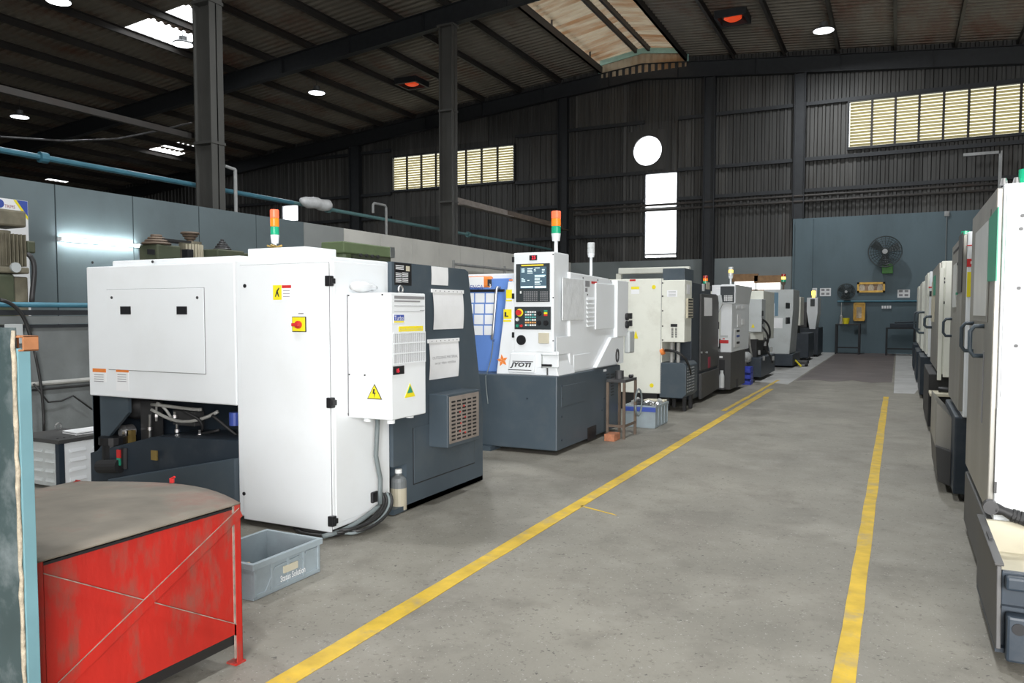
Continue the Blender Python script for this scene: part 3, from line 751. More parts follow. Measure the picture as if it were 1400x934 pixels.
MB().box(a, b, YB-.2, YB-.03, z0, z0+.04).box(a, a+.03, YB-.2, YB-.03, z0, z1).box(b-.03, b, YB-.2, YB-.03, z0, z1).box(a, b, YB-.2, YB-.03, z1-.03, z1).build('case', 'gold_frame', t)
a, b, z0, z1 = rY(1171, 420, 1178, 435, YB); box('picture', 'picture_pale', t, a, b, YB-.05, YB-.03, z0, z1)
for (q, lab) in (((1103, 394, 1117, 406), 'white notice sheet nearest the far control panel'), ((1121, 394, 1136, 405), 'white notice with grey pictures beside the small fan'), ((1227, 396, 1244, 407), 'white notice with grey blocks above the right hand table')):
    a, b, z0, z1 = rY(*q, YB)
    t = thing('notice_sheet', ((a+b)/2, YB, z0), lab, 'notice')
    box('sheet', 'paper', t, a, b, YB-.006, YB, z0, z1)
    for i in range(2):
        for k_ in range(2): box('printed_block', 'ink_grey', t, a+.05+i*(b-a-.04)/2, a+i*(b-a-.04)/2+(b-a)*.42, YB-.008, YB-.006, z0+.05+k_*.15, z0+.13+k_*.15)
a, b, z0, z1 = rY(1205, 418, 1219, 422, YB)
t = thing('switch_board', ((a+b)/2, YB, z0), 'small white row of sockets above the right hand table', 'switch board')
for i in range(4):
    w4 = (b-a)/4; box('socket', 'label_white', t, a+i*w4+.01, a+(i+1)*w4-.015, YB-.05, YB, z0, z1)
z = onY(1195, 412, YB).z
tag(MB().cyl((onY(1145, 412, YB).x, YB-.05, z), (3, YB-.05, z), .035, n=8).build('wall_pipe', 'pipe_blue'), 'thin blue pipe along the end wall below the framed picture', 'pipe')
a, b, z0, z1 = rY(1291, 289, 1298, 296, YB)
t = MB().box(a, b, YB-.07, YB, z0, z1).cyl(((a+b)/2, YB-.09, (z0+z1)/2), ((a+b)/2, YB-.07, (z0+z1)/2), .06).build('junction_box', 'pipe_grey', bevel=.01)
tag(t, 'tiny grey junction box at the top of the blue wall', 'junction box')
z_ = onY(1294, 296, YB).z
tag(MB().cyl(((a+b)/2, YB-.03, z_), ((a+b)/2, YB-.03, .8), .018, n=6).build('conduit', 'plaster_grey'), 'thin conduit dropping from the junction box', 'conduit')
def work_table(x0, x1, ytop, Y, dep, lab):
    a = onY(x0, ytop, Y); b = onY(x1, ytop, Y)
    t = thing('work_table', ((a.x+b.x)/2, Y+dep/2, 0), lab, 'table')
    box('table_top', 'frame_steel', t, a.x, b.x, Y, Y+dep, a.z-.05, a.z, .005)
    for xx in (a.x+.03, b.x-.03):
        for yy in (Y+.03, Y+dep-.03): box('leg', 'frame_steel', t, xx-.03, xx+.03, yy-.03, yy+.03, 0, a.z-.05)
    box('stretcher', 'frame_steel', t, a.x+.06, b.x-.06, Y+.02, Y+.05, .22, .27)
    return a.z
zt = work_table(1142, 1176, 443, YB-1.1, .7, 'dark steel table under the yellow shrine')
zt2 = work_table(1211, 1252, 448, YB-1.4, .8, 'dark steel table below the white sockets')
p = onY(1157, 440, YB-.8)
t = thing('yellow_cup', (p.x, YB-.8, zt), 'small yellow cup on the table under the shrine', 'cup'); MB().lathe((p.x, YB-.8, zt), [(.09, 0), (.12, .22), (.10, .22), (.08, .03)], 14).build('body', 'label_yellow', t)
p = onY(1150, 440, YB-.8)
t = MB().lathe((p.x, YB-.8, zt), [(.08, 0), (.06, .1), (.05, .3), (.02, .34), (.015, .8)], 12).build('height_gauge', 'bright_steel'); tag(t, 'slender steel gauge standing on the table by the shrine', 'gauge')
p = onY(1236, 440, YB-1.0)
t = MB().box(p.x-.45, p.x+.45, YB-1.2, YB-.7, zt2, zt2+.14).cyl((p.x-.3, YB-.95, zt2+.18), (p.x+.5, YB-.95, zt2+.2), .03).build('tool_tray', 'navy_paint', bevel=.01); tag(t, 'dark tool tray with a rod on the table below the sockets', 'tray')

# ================================================================ LEFT ROW
Y1, X1 = 4.17, -3.43
lathe = thing('cnc_lathe', (-4.6, 5.1, 0), 'big white and charcoal lathe seen from behind, beside the red table', 'machine')
YC = onX(533, 600, X1).y                              # where white cabinet meets charcoal body
XA = onY(326, 640, Y1).x; XO = onY(120, 450, Y1).x
ZT1 = onY(455, 350, Y1).z
c = MB().box(XA, X1, Y1, YC, .06, ZT1).build('electrical_cabinet', 'white_paint', lathe, .012)
z0b, z1b = onY(200, 546, Y1).z, onY(125, 357, Y1).z
cov = MB().box(XO, XA-.006, Y1, Y1+1.0, z0b, ZT1-.01).box(XO+.25, XA-.006, Y1+.05, Y1+.9, ZT1-.01, ZT1+.035).build('rear_cover', 'white_paint', lathe, .01)
patchY('access_panel', 'white_paint', cov, 148, 395, 280, 508, Y1, .008, .003)
patchY('panel_gap', 'ink_grey', cov, 147.4, 394.4, 280.8, 508.8, Y1, .002)
pan_y = Y1-.008
for px in (172, 249): patchY('latch', 'black_plastic', cov, px-7, 419, px+7, 430, pan_y, .006, .002)
screws(cov, [onY(153, 407, pan_y), onY(270, 407, pan_y), onY(127, 359, Y1), onY(209, 358, Y1)], 'Y', .011)
for (x0, y0, x1, y1) in ((127, 504, 145, 522), (159, 504, 176, 535)):
    patchY('sticker', 'label_white', cov, x0, y0, x1, y1, Y1, .002); patchY('sticker', 'label_orange', cov, x0, y0, x1, y0+5, Y1, .003)
    for i in range(4): patchY('print', 'ink_grey', cov, x0+2, y0+8+i*3, x1-3, y0+8.8+i*3, Y1, .003)
# cabinet doors and hardware
patchY('door', 'white_paint', c, 332, 361, 452, 718, Y1, .010, .004)
patchY('door_gap', 'ink_grey', c, 331.4, 360.4, 452.6, 718.8, Y1, .002)
a, b, z0, z1 = rX(459, 358, 530, 724, X1)
box('door', 'white_paint', c, X1, X1+.008, Y1+.03, YC-.05, .10, ZT1-.03, .004)
for py in (384, 551, 713):
    p = onY(455, py, Y1-.012)
    MB().box(X1-.022, X1+.022, Y1-.03, Y1+.012, p.z-.035, p.z+.035).box(X1-.012, X1+.03, Y1-.022, Y1+.022, p.z-.018, p.z+.018).build('hinge', 'black_plastic', c, .004)
screws(c, [onY(335, 391, Y1-.010), onY(334, 675, Y1-.010)], 'Y', .014, 'black_plastic')
patchY('sticker', 'label_yellow', c, 373.5, 390, 385, 410, Y1-.010, .002); patchY('sticker', 'label_white', c, 385.5, 394, 398, 410, Y1-.010, .002); patchY('sticker', 'label_red', c, 385.5, 390, 398, 394, Y1-.010, .002)
p = onY(379, 400, Y1-.012)
MB().prism([(p.x-.012, p.z-.03), (p.x-.002, p.z-.005), (p.x+.012, p.z-.03), (p.x+.018, p.z-.03), (p.x+.006, p.z+.008), (p.x+.022, p.z+.03), (p.x+.016, p.z+.034), (p.x-.004, p.z+.014), (p.x-.02, p.z-.03)], 'y', Y1-.014, Y1-.012).build('pictogram', 'ink', c)
for i in range(3): patchY('print', 'ink_grey', c, 387, 397+i*4, 396, 397.8+i*4, Y1-.012, .001)
sw = patchY('isolator_switch', 'label_yellow', c, 401, 434, 418, 453, Y1-.010, .012, .003)
patchY('switch_border', 'black_plastic', c, 400, 433, 419, 454, Y1-.010, .006, .002)
p = onY(408, 444, Y1-.03)
MB().cyl((p.x, Y1-.022, p.z), (p.x, Y1-.045, p.z), .026, n=16).box(p.x-.03, p.x+.028, Y1-.07, Y1-.045, p.z-.011, p.z+.011).build('knob', 'label_red', sw, .003)
patchY('print', 'ink_grey', c, 408, 428, 415, 429.5, Y1-.010, .001)
# little box and lamp on the roof
p = onY(352, 352, 4.55); q = onY(430, 340, 4.55)
box('roof_box', 'white_paint', lathe, p.x, q.x, 4.45, 4.8, ZT1, onY(390, 338, 4.45).z, .006)
p = onY(376, 339, 4.5)
signal_tower(lathe, onY(376, 339, 4.62).x, 4.62, onY(376, 340, 4.62).z-.02, .26, .033, .06)
pts = [(p.x+.06*math.cos(i*.9), 4.5+.03*math.sin(i*1.3), p.z+.012+.01*math.sin(i*2.2)) for i in range(14)]
MB().tube(pts, .007, 6).build('wire_loop', 'brass', lathe)
# cooling unit hung on the cabinet
YA0 = onX(474, 480, X1).y; XU = onY(535, 480, YA0).x; YA1 = onX(582, 480, XU).y
zu1, zu0 = onY(520, 400, YA0).z, onY(520, 574, YA0).z
ac = MB().box(X1+.008, XU, YA0, YA1, zu0, zu1).build('cooling_unit', 'white_paint', lathe, .008)
box('seam', 'ink_grey', ac, X1+.008, X1+.016, YA0-.004, YA0, zu0+.01, zu1-.01)
patchX('vent_recess', 'ink_grey', ac, 539, 405, 580, 409, XU, .002)
for (x0, y0, x1, y1) in ((539, 411, 574, 413), (539, 418, 580, 418.8), (574, 424, 580, 424.6), (539, 425.5, 579, 426)): patchX('print', 'ink_grey', ac, x0, y0, x1, y1, XU, .002)
patchX('sticker', 'label_white', ac, 538, 430, 552.5, 442, XU, .002); patchX('sticker', 'label_blue', ac, 538.5, 430.5, 552, 438.5, XU, .003); patchX('sticker', 'label_yellow', ac, 538.5, 439, 552, 441, XU, .003)
p = onX(539, 437.8, XU+.003); text('lettering', 'label_white', ac, 'Turbo', p, .03, 'X', onX(551, 437, XU).y-p.y)
patchX('sticker', 'label_yellow', ac, 545, 446, 578, 453, XU, .002)
p = onX(547, 452, XU+.002); text('lettering', 'beige_plastic', ac, 'ENSURE DOOR CLOSED', p, .014, 'X', onX(576, 450, XU).y-p.y)
y0, y1, z0, z1 = rX(537.5, 455, 581, 496, XU)
gr = box('grille', 'ink_grey', ac, XU, XU+.003, y0, y1, z0, z1)
m = MB()
for i in range(4): zz = z0+(z1-z0)*i/3; m.box(XU+.002, XU+.006, y0, y1, zz-.004, zz+.004)
for i in range(29): yy = y0+(y1-y0)*i/28; m.box(XU+.002, XU+.0045, yy-.0022, yy+.0022, z0, z1)
m.build('grille_bars', 'white_paint', gr)
patchX('seam', 'ink_grey', ac, 531.5, 456, 533, 496, XU-.0, .001) if False else None
d_ = patchX('display', 'black_plastic', ac, 537, 500.5, 552, 512, XU, .006, .002)
p = onX(542.5, 509.5, XU+.006); text('digits', 'led_red', d_, '15', p, .026, 'X')
def tri(mb, cx, cz, w, h, y): mb.prism([(cx-w/2, cz-h/2), (cx+w/2, cz-h/2), (cx, cz+h/2)], 'y', y, y-.002)
a, b, z0, z1 = rY(502, 525, 522.5, 546, YA0)
m = MB(); tri(m, (a+b)/2, (z0+z1)/2, b-a, z1-z0, YA0); wt = m.build('warning_sign', 'ink', ac)
m = MB(); tri(m, (a+b)/2, (z0+z1)/2-.002, (b-a)*.84, (z1-z0)*.84, YA0-.002); m.build('warning_face', 'label_yellow', wt)
cx, cz = (a+b)/2, (z0+z1)/2-.012
MB().prism([(cx-.008, cz+.03), (cx+.006, cz+.03), (cx-.001, cz+.006), (cx+.012, cz+.006), (cx-.002, cz-.03), (cx+.001, cz-.003), (cx-.014, cz-.003)], 'y', YA0-.004, YA0-.006).build('bolt_mark', 'ink', wt)
screws(ac, [onY(499, 513, YA0), onY(477, 404, YA0), onY(478, 512, YA0), onY(476.5, 566, YA0), onY(523, 403, YA0)], 'Y', .006)
y0, y1, z0, z1 = rX(553, 524, 567.5, 543, XU)
MB().prism([(y0, z0), (y1, z0), ((y0+y1)/2, z1)], 'x', XU, XU+.002).build('triangle_sticker', 'label_yellow', ac)
MB().prism([(y0+.03, z0+.03), (y1-.03, z0+.03), ((y0+y1)/2, z1-.015)], 'x', XU+.002, XU+.003).build('triangle_sticker', 'label_green', ac)
for (fx, fy) in ((XU-.26, YA0+.08), (XU-.05, YA0+.06), (XU-.1, YA1-.06)): MB().cyl((fx, fy, zu0), (fx, fy, zu0-.03), .028, n=12).build('foot', 'white_paint', ac)
# plastic bag lying on the unit
p = onX(495, 392, X1+.12)
m = MB().tube([(X1+.10, p.y-.09+i*.035, zu1+.042+.002*math.sin(i*1.5)) for i in range(9)], [.02, .032, .038, .040, .040, .036, .022, .024, .012], 12)
tag(m.build('plastic_bag', 'plastic_bag', smooth=True), 'crumpled white plastic bag lying on the cooling unit', 'bag')
# charcoal body
XG = X1+.03
def gx(x, y): p = onX(x, y, XG); return (p.y, p.z)
yb0, yb1 = YC, gx(660, 640)[0]
ztop = gx(540, 358)[1]
prof = [(yb0, .05), (yb1, .05), (yb1, gx(660, 560)[1]), (gx(640, 372)[0], gx(640, 372)[1]), (gx(636, 368)[0], ztop-.005), (yb0, ztop)]
ny0, ny1, nz0, nz1 = rX(534.5, 637, 556, 702, XG)
body = MB().prism(prof, 'x', XG-.15, -5.9).prism([(yb0, nz1), (yb1, nz1)]+prof[2:], 'x', XG, XG-.15).prism([(ny1, nz0), (yb1, nz0), (yb1, nz1), (ny1, nz1)], 'x', XG, XG-.15).prism([(yb0, .05), (yb1, .05), (yb1, nz0), (yb0, nz0)], 'x', XG, XG-.15).build('charcoal_body', 'charcoal_paint', lathe)
box('plinth', 'black_rubber', lathe, -5.8, XG-.3, Y1+.25, yb1-.3, 0, .07)
y0, y1, z0, z1 = rX(565, 575, 648, 652, XG)
MB().prism([(gx(565, 580)[0]-.008, z0+.022), (y1+.008, z0+.022), (y1+.008, z1), (gx(565, 580)[0]-.008, z1)], 'x', XG, XG+.002).build('panel_gap', 'black_plastic', body)
pn = MB().prism([(gx(565, 580)[0], z0+.03), (y1, z0+.03), (y1, z1), (gx(565, 580)[0], z1)], 'x', XG, XG+.006).build('inset_panel', 'charcoal_paint', body, .003)
# ventilated filter box
yf0 = gx(585, 570)[0]; XF = onY(612, 575, yf0).x
yf0 = gx(586, 570)[0]; XF = onY(612, 575, yf0).x; yf1 = onX(656, 575, XF).y
zf1, zf0 = onX(612, 540, XF).z, onX(612, 613, XF).z
fb = box('filter_box', 'charcoal_paint', lathe, XG, XF, yf0, yf1, zf0, zf1, .006)
fg = box('slotted_plate', 'grille_steel', fb, XF, XF+.004, yf0+.025, yf1-.025, zf0+.03, zf1-.02)
m = MB()
for i in range(5):
    for k_ in range(11):
        yy = yf0+.05+(yf1-yf0-.1)*(i+.06)/5; zz = zf0+.05+(zf1-zf0-.09)*k_/11
        m.box(XF+.003, XF+.006, yy, yy+(yf1-yf0-.1)*.135, zz, zz+.014)
o = m.build('slots', 'black_plastic', fg); o['kind'] = 'stuff'
for (y_, z_) in ((.3, .62), (.5, .5), (.33, .4), (.45, .72), (.3, .25), (.5, .2)):
    box('red_fleck', 'label_red', fg, XF+.005, XF+.007, yf0+.05+(yf1-yf0)*y_*.8, yf0+.05+(yf1-yf0)*y_*.8+.02, zf0+(zf1-zf0)*z_, zf0+(zf1-zf0)*z_+.012)  # small red flecks set on the slotted plate
# name plate, eye bolt, conduit outline
npl = patchX('name_plate', 'black_plastic', body, 539, 360, 562, 390, XG, .004)
for i in range(3): patchX('print', 'label_white', npl, 541, 363+i*2.2, 552, 364+i*2.2, XG+.004, .001)
for i in range(6): patchX('print', 'label_white', npl, 541, 373+i*2.4, 549, 374+i*2.4, XG+.004, .001); patchX('print', 'label_white', npl, 550, 373+i*2.4, 558, 374+i*2.4, XG+.004, .001)
patchX('print', 'beige_plastic', npl, 555, 364, 560, 371, XG+.004, .001)
p = onX(549, 396, XG+.02)
MB().tube([(XG+.012, p.y+.028*math.cos(i*math.pi/8), p.z+.028*math.sin(i*math.pi/8)) for i in range(16)], .008, 6, True).build('eye_bolt', 'bright_steel', body)
# niche with coolant bottle
p = onX(545, 670, XG-.06); zb0 = nz0; hb = onX(545, 641, XG-.06).z-zb0
bt = thing('coolant_bottle', (XG-.06, p.y, zb0), 'beige plastic bottle with dark shoulder in the niche of the big lathe', 'bottle')
MB().lathe((XG-.06, p.y, zb0), [(.058, 0), (.064, .01), (.064, hb*.55)], 18).build('lower_body', 'bottle_plastic', bt)
MB().lathe((XG-.06, p.y, zb0+hb*.55), [(.064, 0), (.064, hb*.16), (.056, hb*.24), (.028, hb*.31), (.024, hb*.35)], 18).build('shoulder', 'bottle_top', bt)
MB().lathe((XG-.06, p.y, zb0+hb*.9), [(.028, 0), (.028, hb*.09), (.024, hb*.1)], 16).build('cap', 'key_white', bt)
# conduit and cables from the cooling unit to the floor
p0 = (X1+.10, onX(517, 576, X1+.1).y, zu0+.02); pe = onX(518, 692, X1+.06)
cb = MB().tube([p0, (X1+.085, p0[1]-.01, zu0-.3), (X1+.075, pe.y+.0, pe.z+.2), (X1+.07, pe.y, pe.z)]+bez((X1+.07, pe.y, pe.z), (X1+.07, pe.y-.02, .16), (X1+.06, pe.y-.25, .02), (X1-.05, Y1-.05, .025), 8)[1:], .017, 10)
cb.build('conduit', 'cable_grey', lathe, smooth=True)
MB().box(X1, X1+.03, pe.y-.03, pe.y+.05, pe.z+.02, pe.z+.1).build('cable_clamp', 'black_plastic', lathe, .01)
for i in range(5):
    q = pe.y+.012*i
    pts = bez((X1+.05+.014*i, q+.02, pe.z+.09), (X1+.11+.015*i, q+.06, .10), (X1+.10+.02*i, q-.25, .02+.012*(i % 3)), (X1-.02+.03*i, Y1+.02+.03*i, .02+.014*(i % 3)), 14)
    pts += bez(pts[-1], (X1-.25, Y1-.12+.05*i, .02+.01*(i % 3)), (X1-.4, Y1+.02, .02), (X1-.55, Y1+.25, .03), 8)[1:]
    MB().tube(pts, .011, 8).build('cable', 'cable_black' if i != 3 else 'cable_grey', lathe, smooth=True)
# hydraulic unit and coolant tank under the rear cover
YT = Y1+.12
xp0, xp1 = onY(128, 600, YT).x, onY(163, 600, YT).x
box('side_plate', 'navy_paint', lathe, xp0, xp0+.10, YT, YT+.9, .1, z0b, .006)
MB().prism([(xp0, .35), (xp1+.12, z0b-.14), (xp1+.12, z0b), (xp0, z0b)], 'y', YT+.0, YT+.03).build('bracket', 'charcoal_paint', lathe)
box('back_wall', 'navy_paint', lathe, XO+.1, XA, Y1+.55, Y1+.6, .1, z0b)
yt0 = Y1-.02; zk = onY(240, 612, yt0).z
tk = MB().prism([(onY(200, 610, yt0).x, zk+.05), (onY(326, 604, yt0).x, zk+.09), (XA, .12), (xp0+.05, .12), (xp0+.05, zk-.14)], 'y', Y1+.05, Y1+.5).build('coolant_tank', 'navy_paint', lathe, .006)
MB().prism([(onY(150, 655, yt0).x, onY(150, 655, yt0).z), (XA, onY(325, 627, yt0).z), (XA, .1), (onY(150, 655, yt0).x, .1)], 'y', Y1-.04, Y1+.05).build('tank_guard', 'charcoal_paint', lathe, .006)
p = onY(158, 607, Y1+.12)
pm = MB().cyl((p.x-.03, Y1+.12, p.z-.22), (p.x-.03, Y1+.12, p.z+.0), .085, n=18).cyl((p.x-.03, Y1+.12, p.z), (p.x-.03, Y1+.12, p.z+.06), .11, n=18).build('pump', 'black_plastic', lathe)
p = onY(140, 641, Y1-.05)
MB().cyl((p.x-.10, Y1+.0, p.z), (p.x+.12, Y1+.02, p.z+.02), .055, n=14).build('drain_pipe', 'black_rubber', lathe)
for (x0, y0, x1, y1, m_) in ((161, 615, 165.5, 626, 'label_red'), (161, 626, 165.5, 636, 'label_green'), (208, 616, 216, 629, 'brass')): patchY('level_gauge', m_, lathe, x0, y0, x1, y1, Y1+.02, .012)
MB().cyl(onY(172, 612, Y1+.06), onY(172, 640, Y1+.06), .04, n=10).build('filter_can', 'black_plastic', lathe)
man = MB()
a, b, z0, z1 = rY(192, 548, 207, 604, Y1+.3); man.box(a, b, Y1+.3, Y1+.42, z0, z1)
man.build('manifold', 'dark_steel', lathe, .006)
p = onY(178, 548, Y1+.3); MB().lathe((p.x, Y1+.36, p.z-.10), [(.03, -.06), (.12, -.02), (.14, .06), (.12, .13), (.04, .16)], 20).build('accumulator', 'black_rubber', lathe, smooth=True)
p = onY(176, 590, Y1+.25); MB().cyl((p.x, Y1+.2, p.z), (p.x, Y1+.28, p.z), .06, n=16).cyl((p.x, Y1+.17, p.z), (p.x, Y1+.2, p.z), .03, n=12).build('pressure_gauge', 'bright_steel', lathe)
MB().box(p.x+.04, p.x+.1, Y1+.2, Y1+.24, p.z-.1, p.z+.02).build('tag_plate', 'brass', lathe)
for (q0, q1, q2, q3, m_, r_) in (((207, 553), (240, 556), (262, 561), (276, 560), 'hose_white', .014), ((207, 560), (226, 570), (250, 590), (298, 563), 'hose_white', .014), ((214, 551), (224, 553), (236, 572), (234, 575), 'hose_white', .012), ((250, 562), (268, 570), (280, 575), (276, 590), 'black_rubber', .012), ((290, 568), (306, 580), (316, 590), (325, 596), 'black_rubber', .013), ((205, 600), (230, 604), (268, 596), (300, 588), 'black_rubber', .012)):
    P_ = [onY(*q, Y1+.22+.03*i) for i, q in enumerate((q0, q1, q2, q3))]
    MB().tube(bez(*P_, 10), r_, 8).build('hose', m_, lathe, smooth=True)
for (px, py, ln) in ((205, 567, 34), (214, 556, 20), (223, 595, 12), (242, 580, 14), (242, 590, 10), (273, 588, 10), (239, 563, 9)):
    p = onY(px, py, Y1+.24); q = onY(px, py+ln, Y1+.24)
    MB().cyl(p, q, .010, n=8).cyl((p+q)/2, (p+q)/2-Vector((0, 0, .025)), .018, n=6).build('fitting', 'bright_steel', lathe)
p = onY(322, 571, Y1+.2); MB().cyl((p.x-.01, Y1+.2, p.z+.04), (p.x-.01, Y1+.2, p.z-.06), .04, n=14).build('solenoid', 'label_blue', lathe)
box('valve_block', 'dark_steel', lathe, onY(236, 563, Y1+.3).x, onY(266, 580, Y1+.3).x, Y1+.3, Y1+.4, onY(250, 582, Y1+.3).z, onY(250, 562, Y1+.3).z, .004)
# papers hung on the big lathe
def hung_sheet(x0, y0, x1, y1, X, lab, lines=(), clip=False, tilt=0):
    ya_, yb_, z0, z1 = rX(x0, y0, x1, y1, X)
    t = thing('paper_sheet', (X+.004, (ya_+yb_)/2, z0), lab, 'paper')
    m = MB(); n = 8
    for i in range(n+1):
        f_ = i/n; zz = z1+(z0-z1)*f_; bulge = .004+.010*math.sin(f_*math.pi)*(1 if clip else .3)
        for yy in (ya_+tilt*f_, yb_+tilt*f_): m.v.append((X+bulge, yy, zz))
    m.f = [(2*i+1, 2*i, 2*i+2, 2*i+3) for i in range(n)]
    m.build('sheet', 'paper', t)
    if clip:
        box('clip_strip', 'label_white', t, X, X+.012, ya_-.02, yb_+.01, z1-.012, z1+.018, .002)
        for i in range(7): yy = ya_+(yb_-ya_)*(i+.5)/7; box('punch_mark', 'ink_grey', t, X+.012, X+.013, yy-.006, yy+.006, z1-.001, z1+.006)
    for (body_, yy, h_, wf) in lines:
        p = onX(x0, yy, X); wd = (yb_-ya_)*wf
        text('lettering', 'ink_grey', t, body_, (X+.016, (ya_+yb_)/2-wd/2+tilt*.5, p.z), h_, 'X', wd)
    return t
hung_sheet(589, 365, 612, 390, XG, 'small white page high on the charcoal body of the big lathe')
hung_sheet(591, 399, 632, 450, XG, 'blank white page on a clip strip of the big lathe', clip=True, tilt=.008)
hung_sheet(586, 466, 626, 517, XG, 'white page lettered outgoing material on the big lathe', (('OUTGOING MATERIAL', 492, .022, .86), ('आउट गोइंग मटेरियल', 500, .024, .72)), clip=True)

# ---- second lathe, faces the camera
Y2, X2 = 7.69, -3.27
l2 = thing('cnc_lathe', (-4.6, 8.7, 0), 'white lathe with screen panel and blue door, lettered JYOTI', 'machine')
Y2e = onX(848, 550, X2).y; ZB2 = onY(762, 515, Y2).z
XL2 = -6.1
base = MB().prism([(XL2, .05), (X2, .05), (X2, ZB2), (XL2, ZB2)], 'y', Y2, Y2e).build('base', 'charcoal_paint', l2, .012)
box('plinth', 'black_rubber', l2, XL2+.3, X2-.3, Y2+.3, Y2e-.3, 0, .06)
box('foot_block', 'charcoal_paint', l2, -4.3, -4.05, Y2-.06, Y2+.2, 0, .05)
# base details on aisle side
screws(base, [onX(768, y, X2) for y in (528, 545, 570, 602)] + [onX(826, 545, X2), onX(823, 561, X2)], 'X', .012, 'navy_paint')
patchX('hatch', 'charcoal_paint', base, 767, 525, 800, 552, X2, .005, .002)
patchX('pocket', 'black_plastic', base, 803, 583, 815, 601, X2, .003)
m = MB()
for i in range(8):
    y0_, y1_, z0_, z1_ = rX(829, 511+i*4, 833, 512.6+i*4, X2); m.box(X2, X2+.003, y0_, y1_, z0_, z1_)
    y0_, y1_, z0_, z1_ = rX(835, 511+i*4, 839, 512.6+i*4, X2); m.box(X2, X2+.003, y0_, y1_, z0_, z1_)
o = m.build('vent_slots', 'black_plastic', base)
patchX('sticker', 'label_white', base, 825, 505, 829, 508, X2, .002)
screws(base, [onY(721, 545, Y2)], 'Y', .012, 'navy_paint')
# white enclosure behind the panel (side profile)
def sx(x, y): p = onX(x, y, X2-.03); return (p.y, p.z)
e1 = sx(838, 380)
prof = [(Y2+.44, ZB2), (Y2e-.02, ZB2), (Y2e-.02, onX(845, 470, X2).z), (Y2e-.25, sx(836, 385)[1]), (sx(832, 381)[0], sx(832, 381)[1]+.0), (Y2+.44, sx(779, 373)[1]+.01)]
enc = MB().prism(prof, 'x', X2-.03, XL2+.1).build('enclosure', 'white_paint', l2, .012)
# control cabinet
YP = Y2+.05
xa_, xb_ = onY(702, 420, YP).x, onY(757, 420, YP).x
zt_ = onY(730, 345, YP).z; zb_ = onY(730, 482, YP).z
ypb = onX(778, 360, xb_).y
cc = MB().box(xa_, xb_, YP, ypb, zb_, zt_).build('control_cabinet', 'white_paint', l2, .012)
for q in ((700.5, 355), (700.5, 405), (700.5, 458)):
    p = onY(q[0]+2, q[1], YP); box('hinge', 'black_plastic', cc, xa_-.015, xa_+.012, YP-.012, YP+.02, p.z-.03, p.z+.03, .003)
MB().prism([(onY(679, 508, YP+.02).x, ZB2), (X2-.01, ZB2), (xb_+.0, zb_), (xa_, zb_), (xa_, onY(695, 385, YP+.02).z), (onY(695, 385, YP+.02).x, onY(695, 385, YP+.02).z)], 'y', YP+.012, YP+.5).build('front_panel', 'white_paint', l2, .008)
o = patchY('counter', 'black_plastic', cc, 724, 349, 734.5, 356, YP, .006, .002)
p = onY(727, 354.5, YP-.006); text('digits', 'led_red', o, '25', p, .036, 'Y')
mo = patchY('monitor_panel', 'panel_dark', cc, 706, 360.5, 752, 413, YP, .012, .004)
scn = patchY('screen', 'screen', mo, 711.5, 365, 747, 394.5, YP-.012, .004)
patchY('screen_bar', 'screen_yellow', scn, 713, 361.8, 743, 363.6, YP-.012, .004)
for (x0, y0, x1, y1) in ((713, 367.5, 719, 374), (721, 367, 728.5, 375.5), (730, 368, 734, 373), (731, 376, 746, 391), (713, 380.5, 719, 387), (721, 383, 724, 386), (731, 366, 745, 367.2), (741, 368, 745.5, 374)):
    k_ = int((y1-y0)/2)+1
    if (x0, y0) == (731, 376): patchY('screen_text', 'screen_text', scn, x0, y0, x1, y0+1.2, YP-.016, .001)
    for i in range(max(1, k_-1)):
        patchY('screen_text', 'screen_text', scn, x0, y0+i*2, x0+(x1-x0)*random.uniform(.4, 1), y0+i*2+.9, YP-.016, .001)
patchY('screen_text', 'screen_text', scn, 712, 391.5, 729, 393.5, YP-.016, .001); patchY('screen_text', 'screen_text', scn, 731, 391, 746.5, 393.8, YP-.016, .001)
for i in range(8): patchY('soft_key', 'ink', mo, 748.5, 366+i*3.4, 750.5, 368+i*3.4, YP-.012, .003)
m = MB()
for r_ in range(5):
    for k_ in range(13):
        if k_ == 8 or k_ == 0: continue
        a, b, z0, z1 = rY(713+k_*2.85, 398.5+r_*2.8, 714.9+k_*2.85, 400+r_*2.8, YP-.012); m.box(a, b, YP-.015, YP-.012, z0, z1)
m.build('keyboard', 'ink_grey', mo)['kind'] = 'stuff'
patchY('key', 'key_white', mo, 711, 398, 713, 401.5, YP-.012, .003)
op = patchY('operator_panel', 'panel_dark', cc, 704, 419.5, 753.5, 450.5, YP, .012, .004)
p = onY(710.5, 427.5, YP-.012)
es = MB().cyl((p.x, YP-.012, p.z), (p.x, YP-.018, p.z), .043, n=20).build('stop_ring', 'label_yellow', op)
MB().cyl((p.x, YP-.018, p.z), (p.x, YP-.05, p.z), .028, .032, n=18).build('emergency_stop', 'label_red', op)
for (px, py, r_, m_) in ((707.5, 437, .020, 'key_white'), (707.5, 445.5, .018, 'label_green'), (713, 445.5, .016, 'label_red'), (737.5, 428.5, .026, 'black_plastic'), (737, 441.5, .026, 'black_plastic'), (746.5, 441.5, .03, 'black_plastic')):
    p = onY(px, py, YP-.012); MB().cyl((p.x, YP-.012, p.z), (p.x, YP-.03, p.z), r_, r_*.85, n=16).build('button', m_, op)
for (y0, m_) in ((424, 'label_green'), (427, 'label_yellow'), (429.5, 'label_red')): patchY('rocker', m_, op, 744, y0, 748.5, y0+2.6, YP-.012, .008)
cols = ['key_white', 'key_white', 'key_teal', 'key_white', 'key_orange', 'key_white']
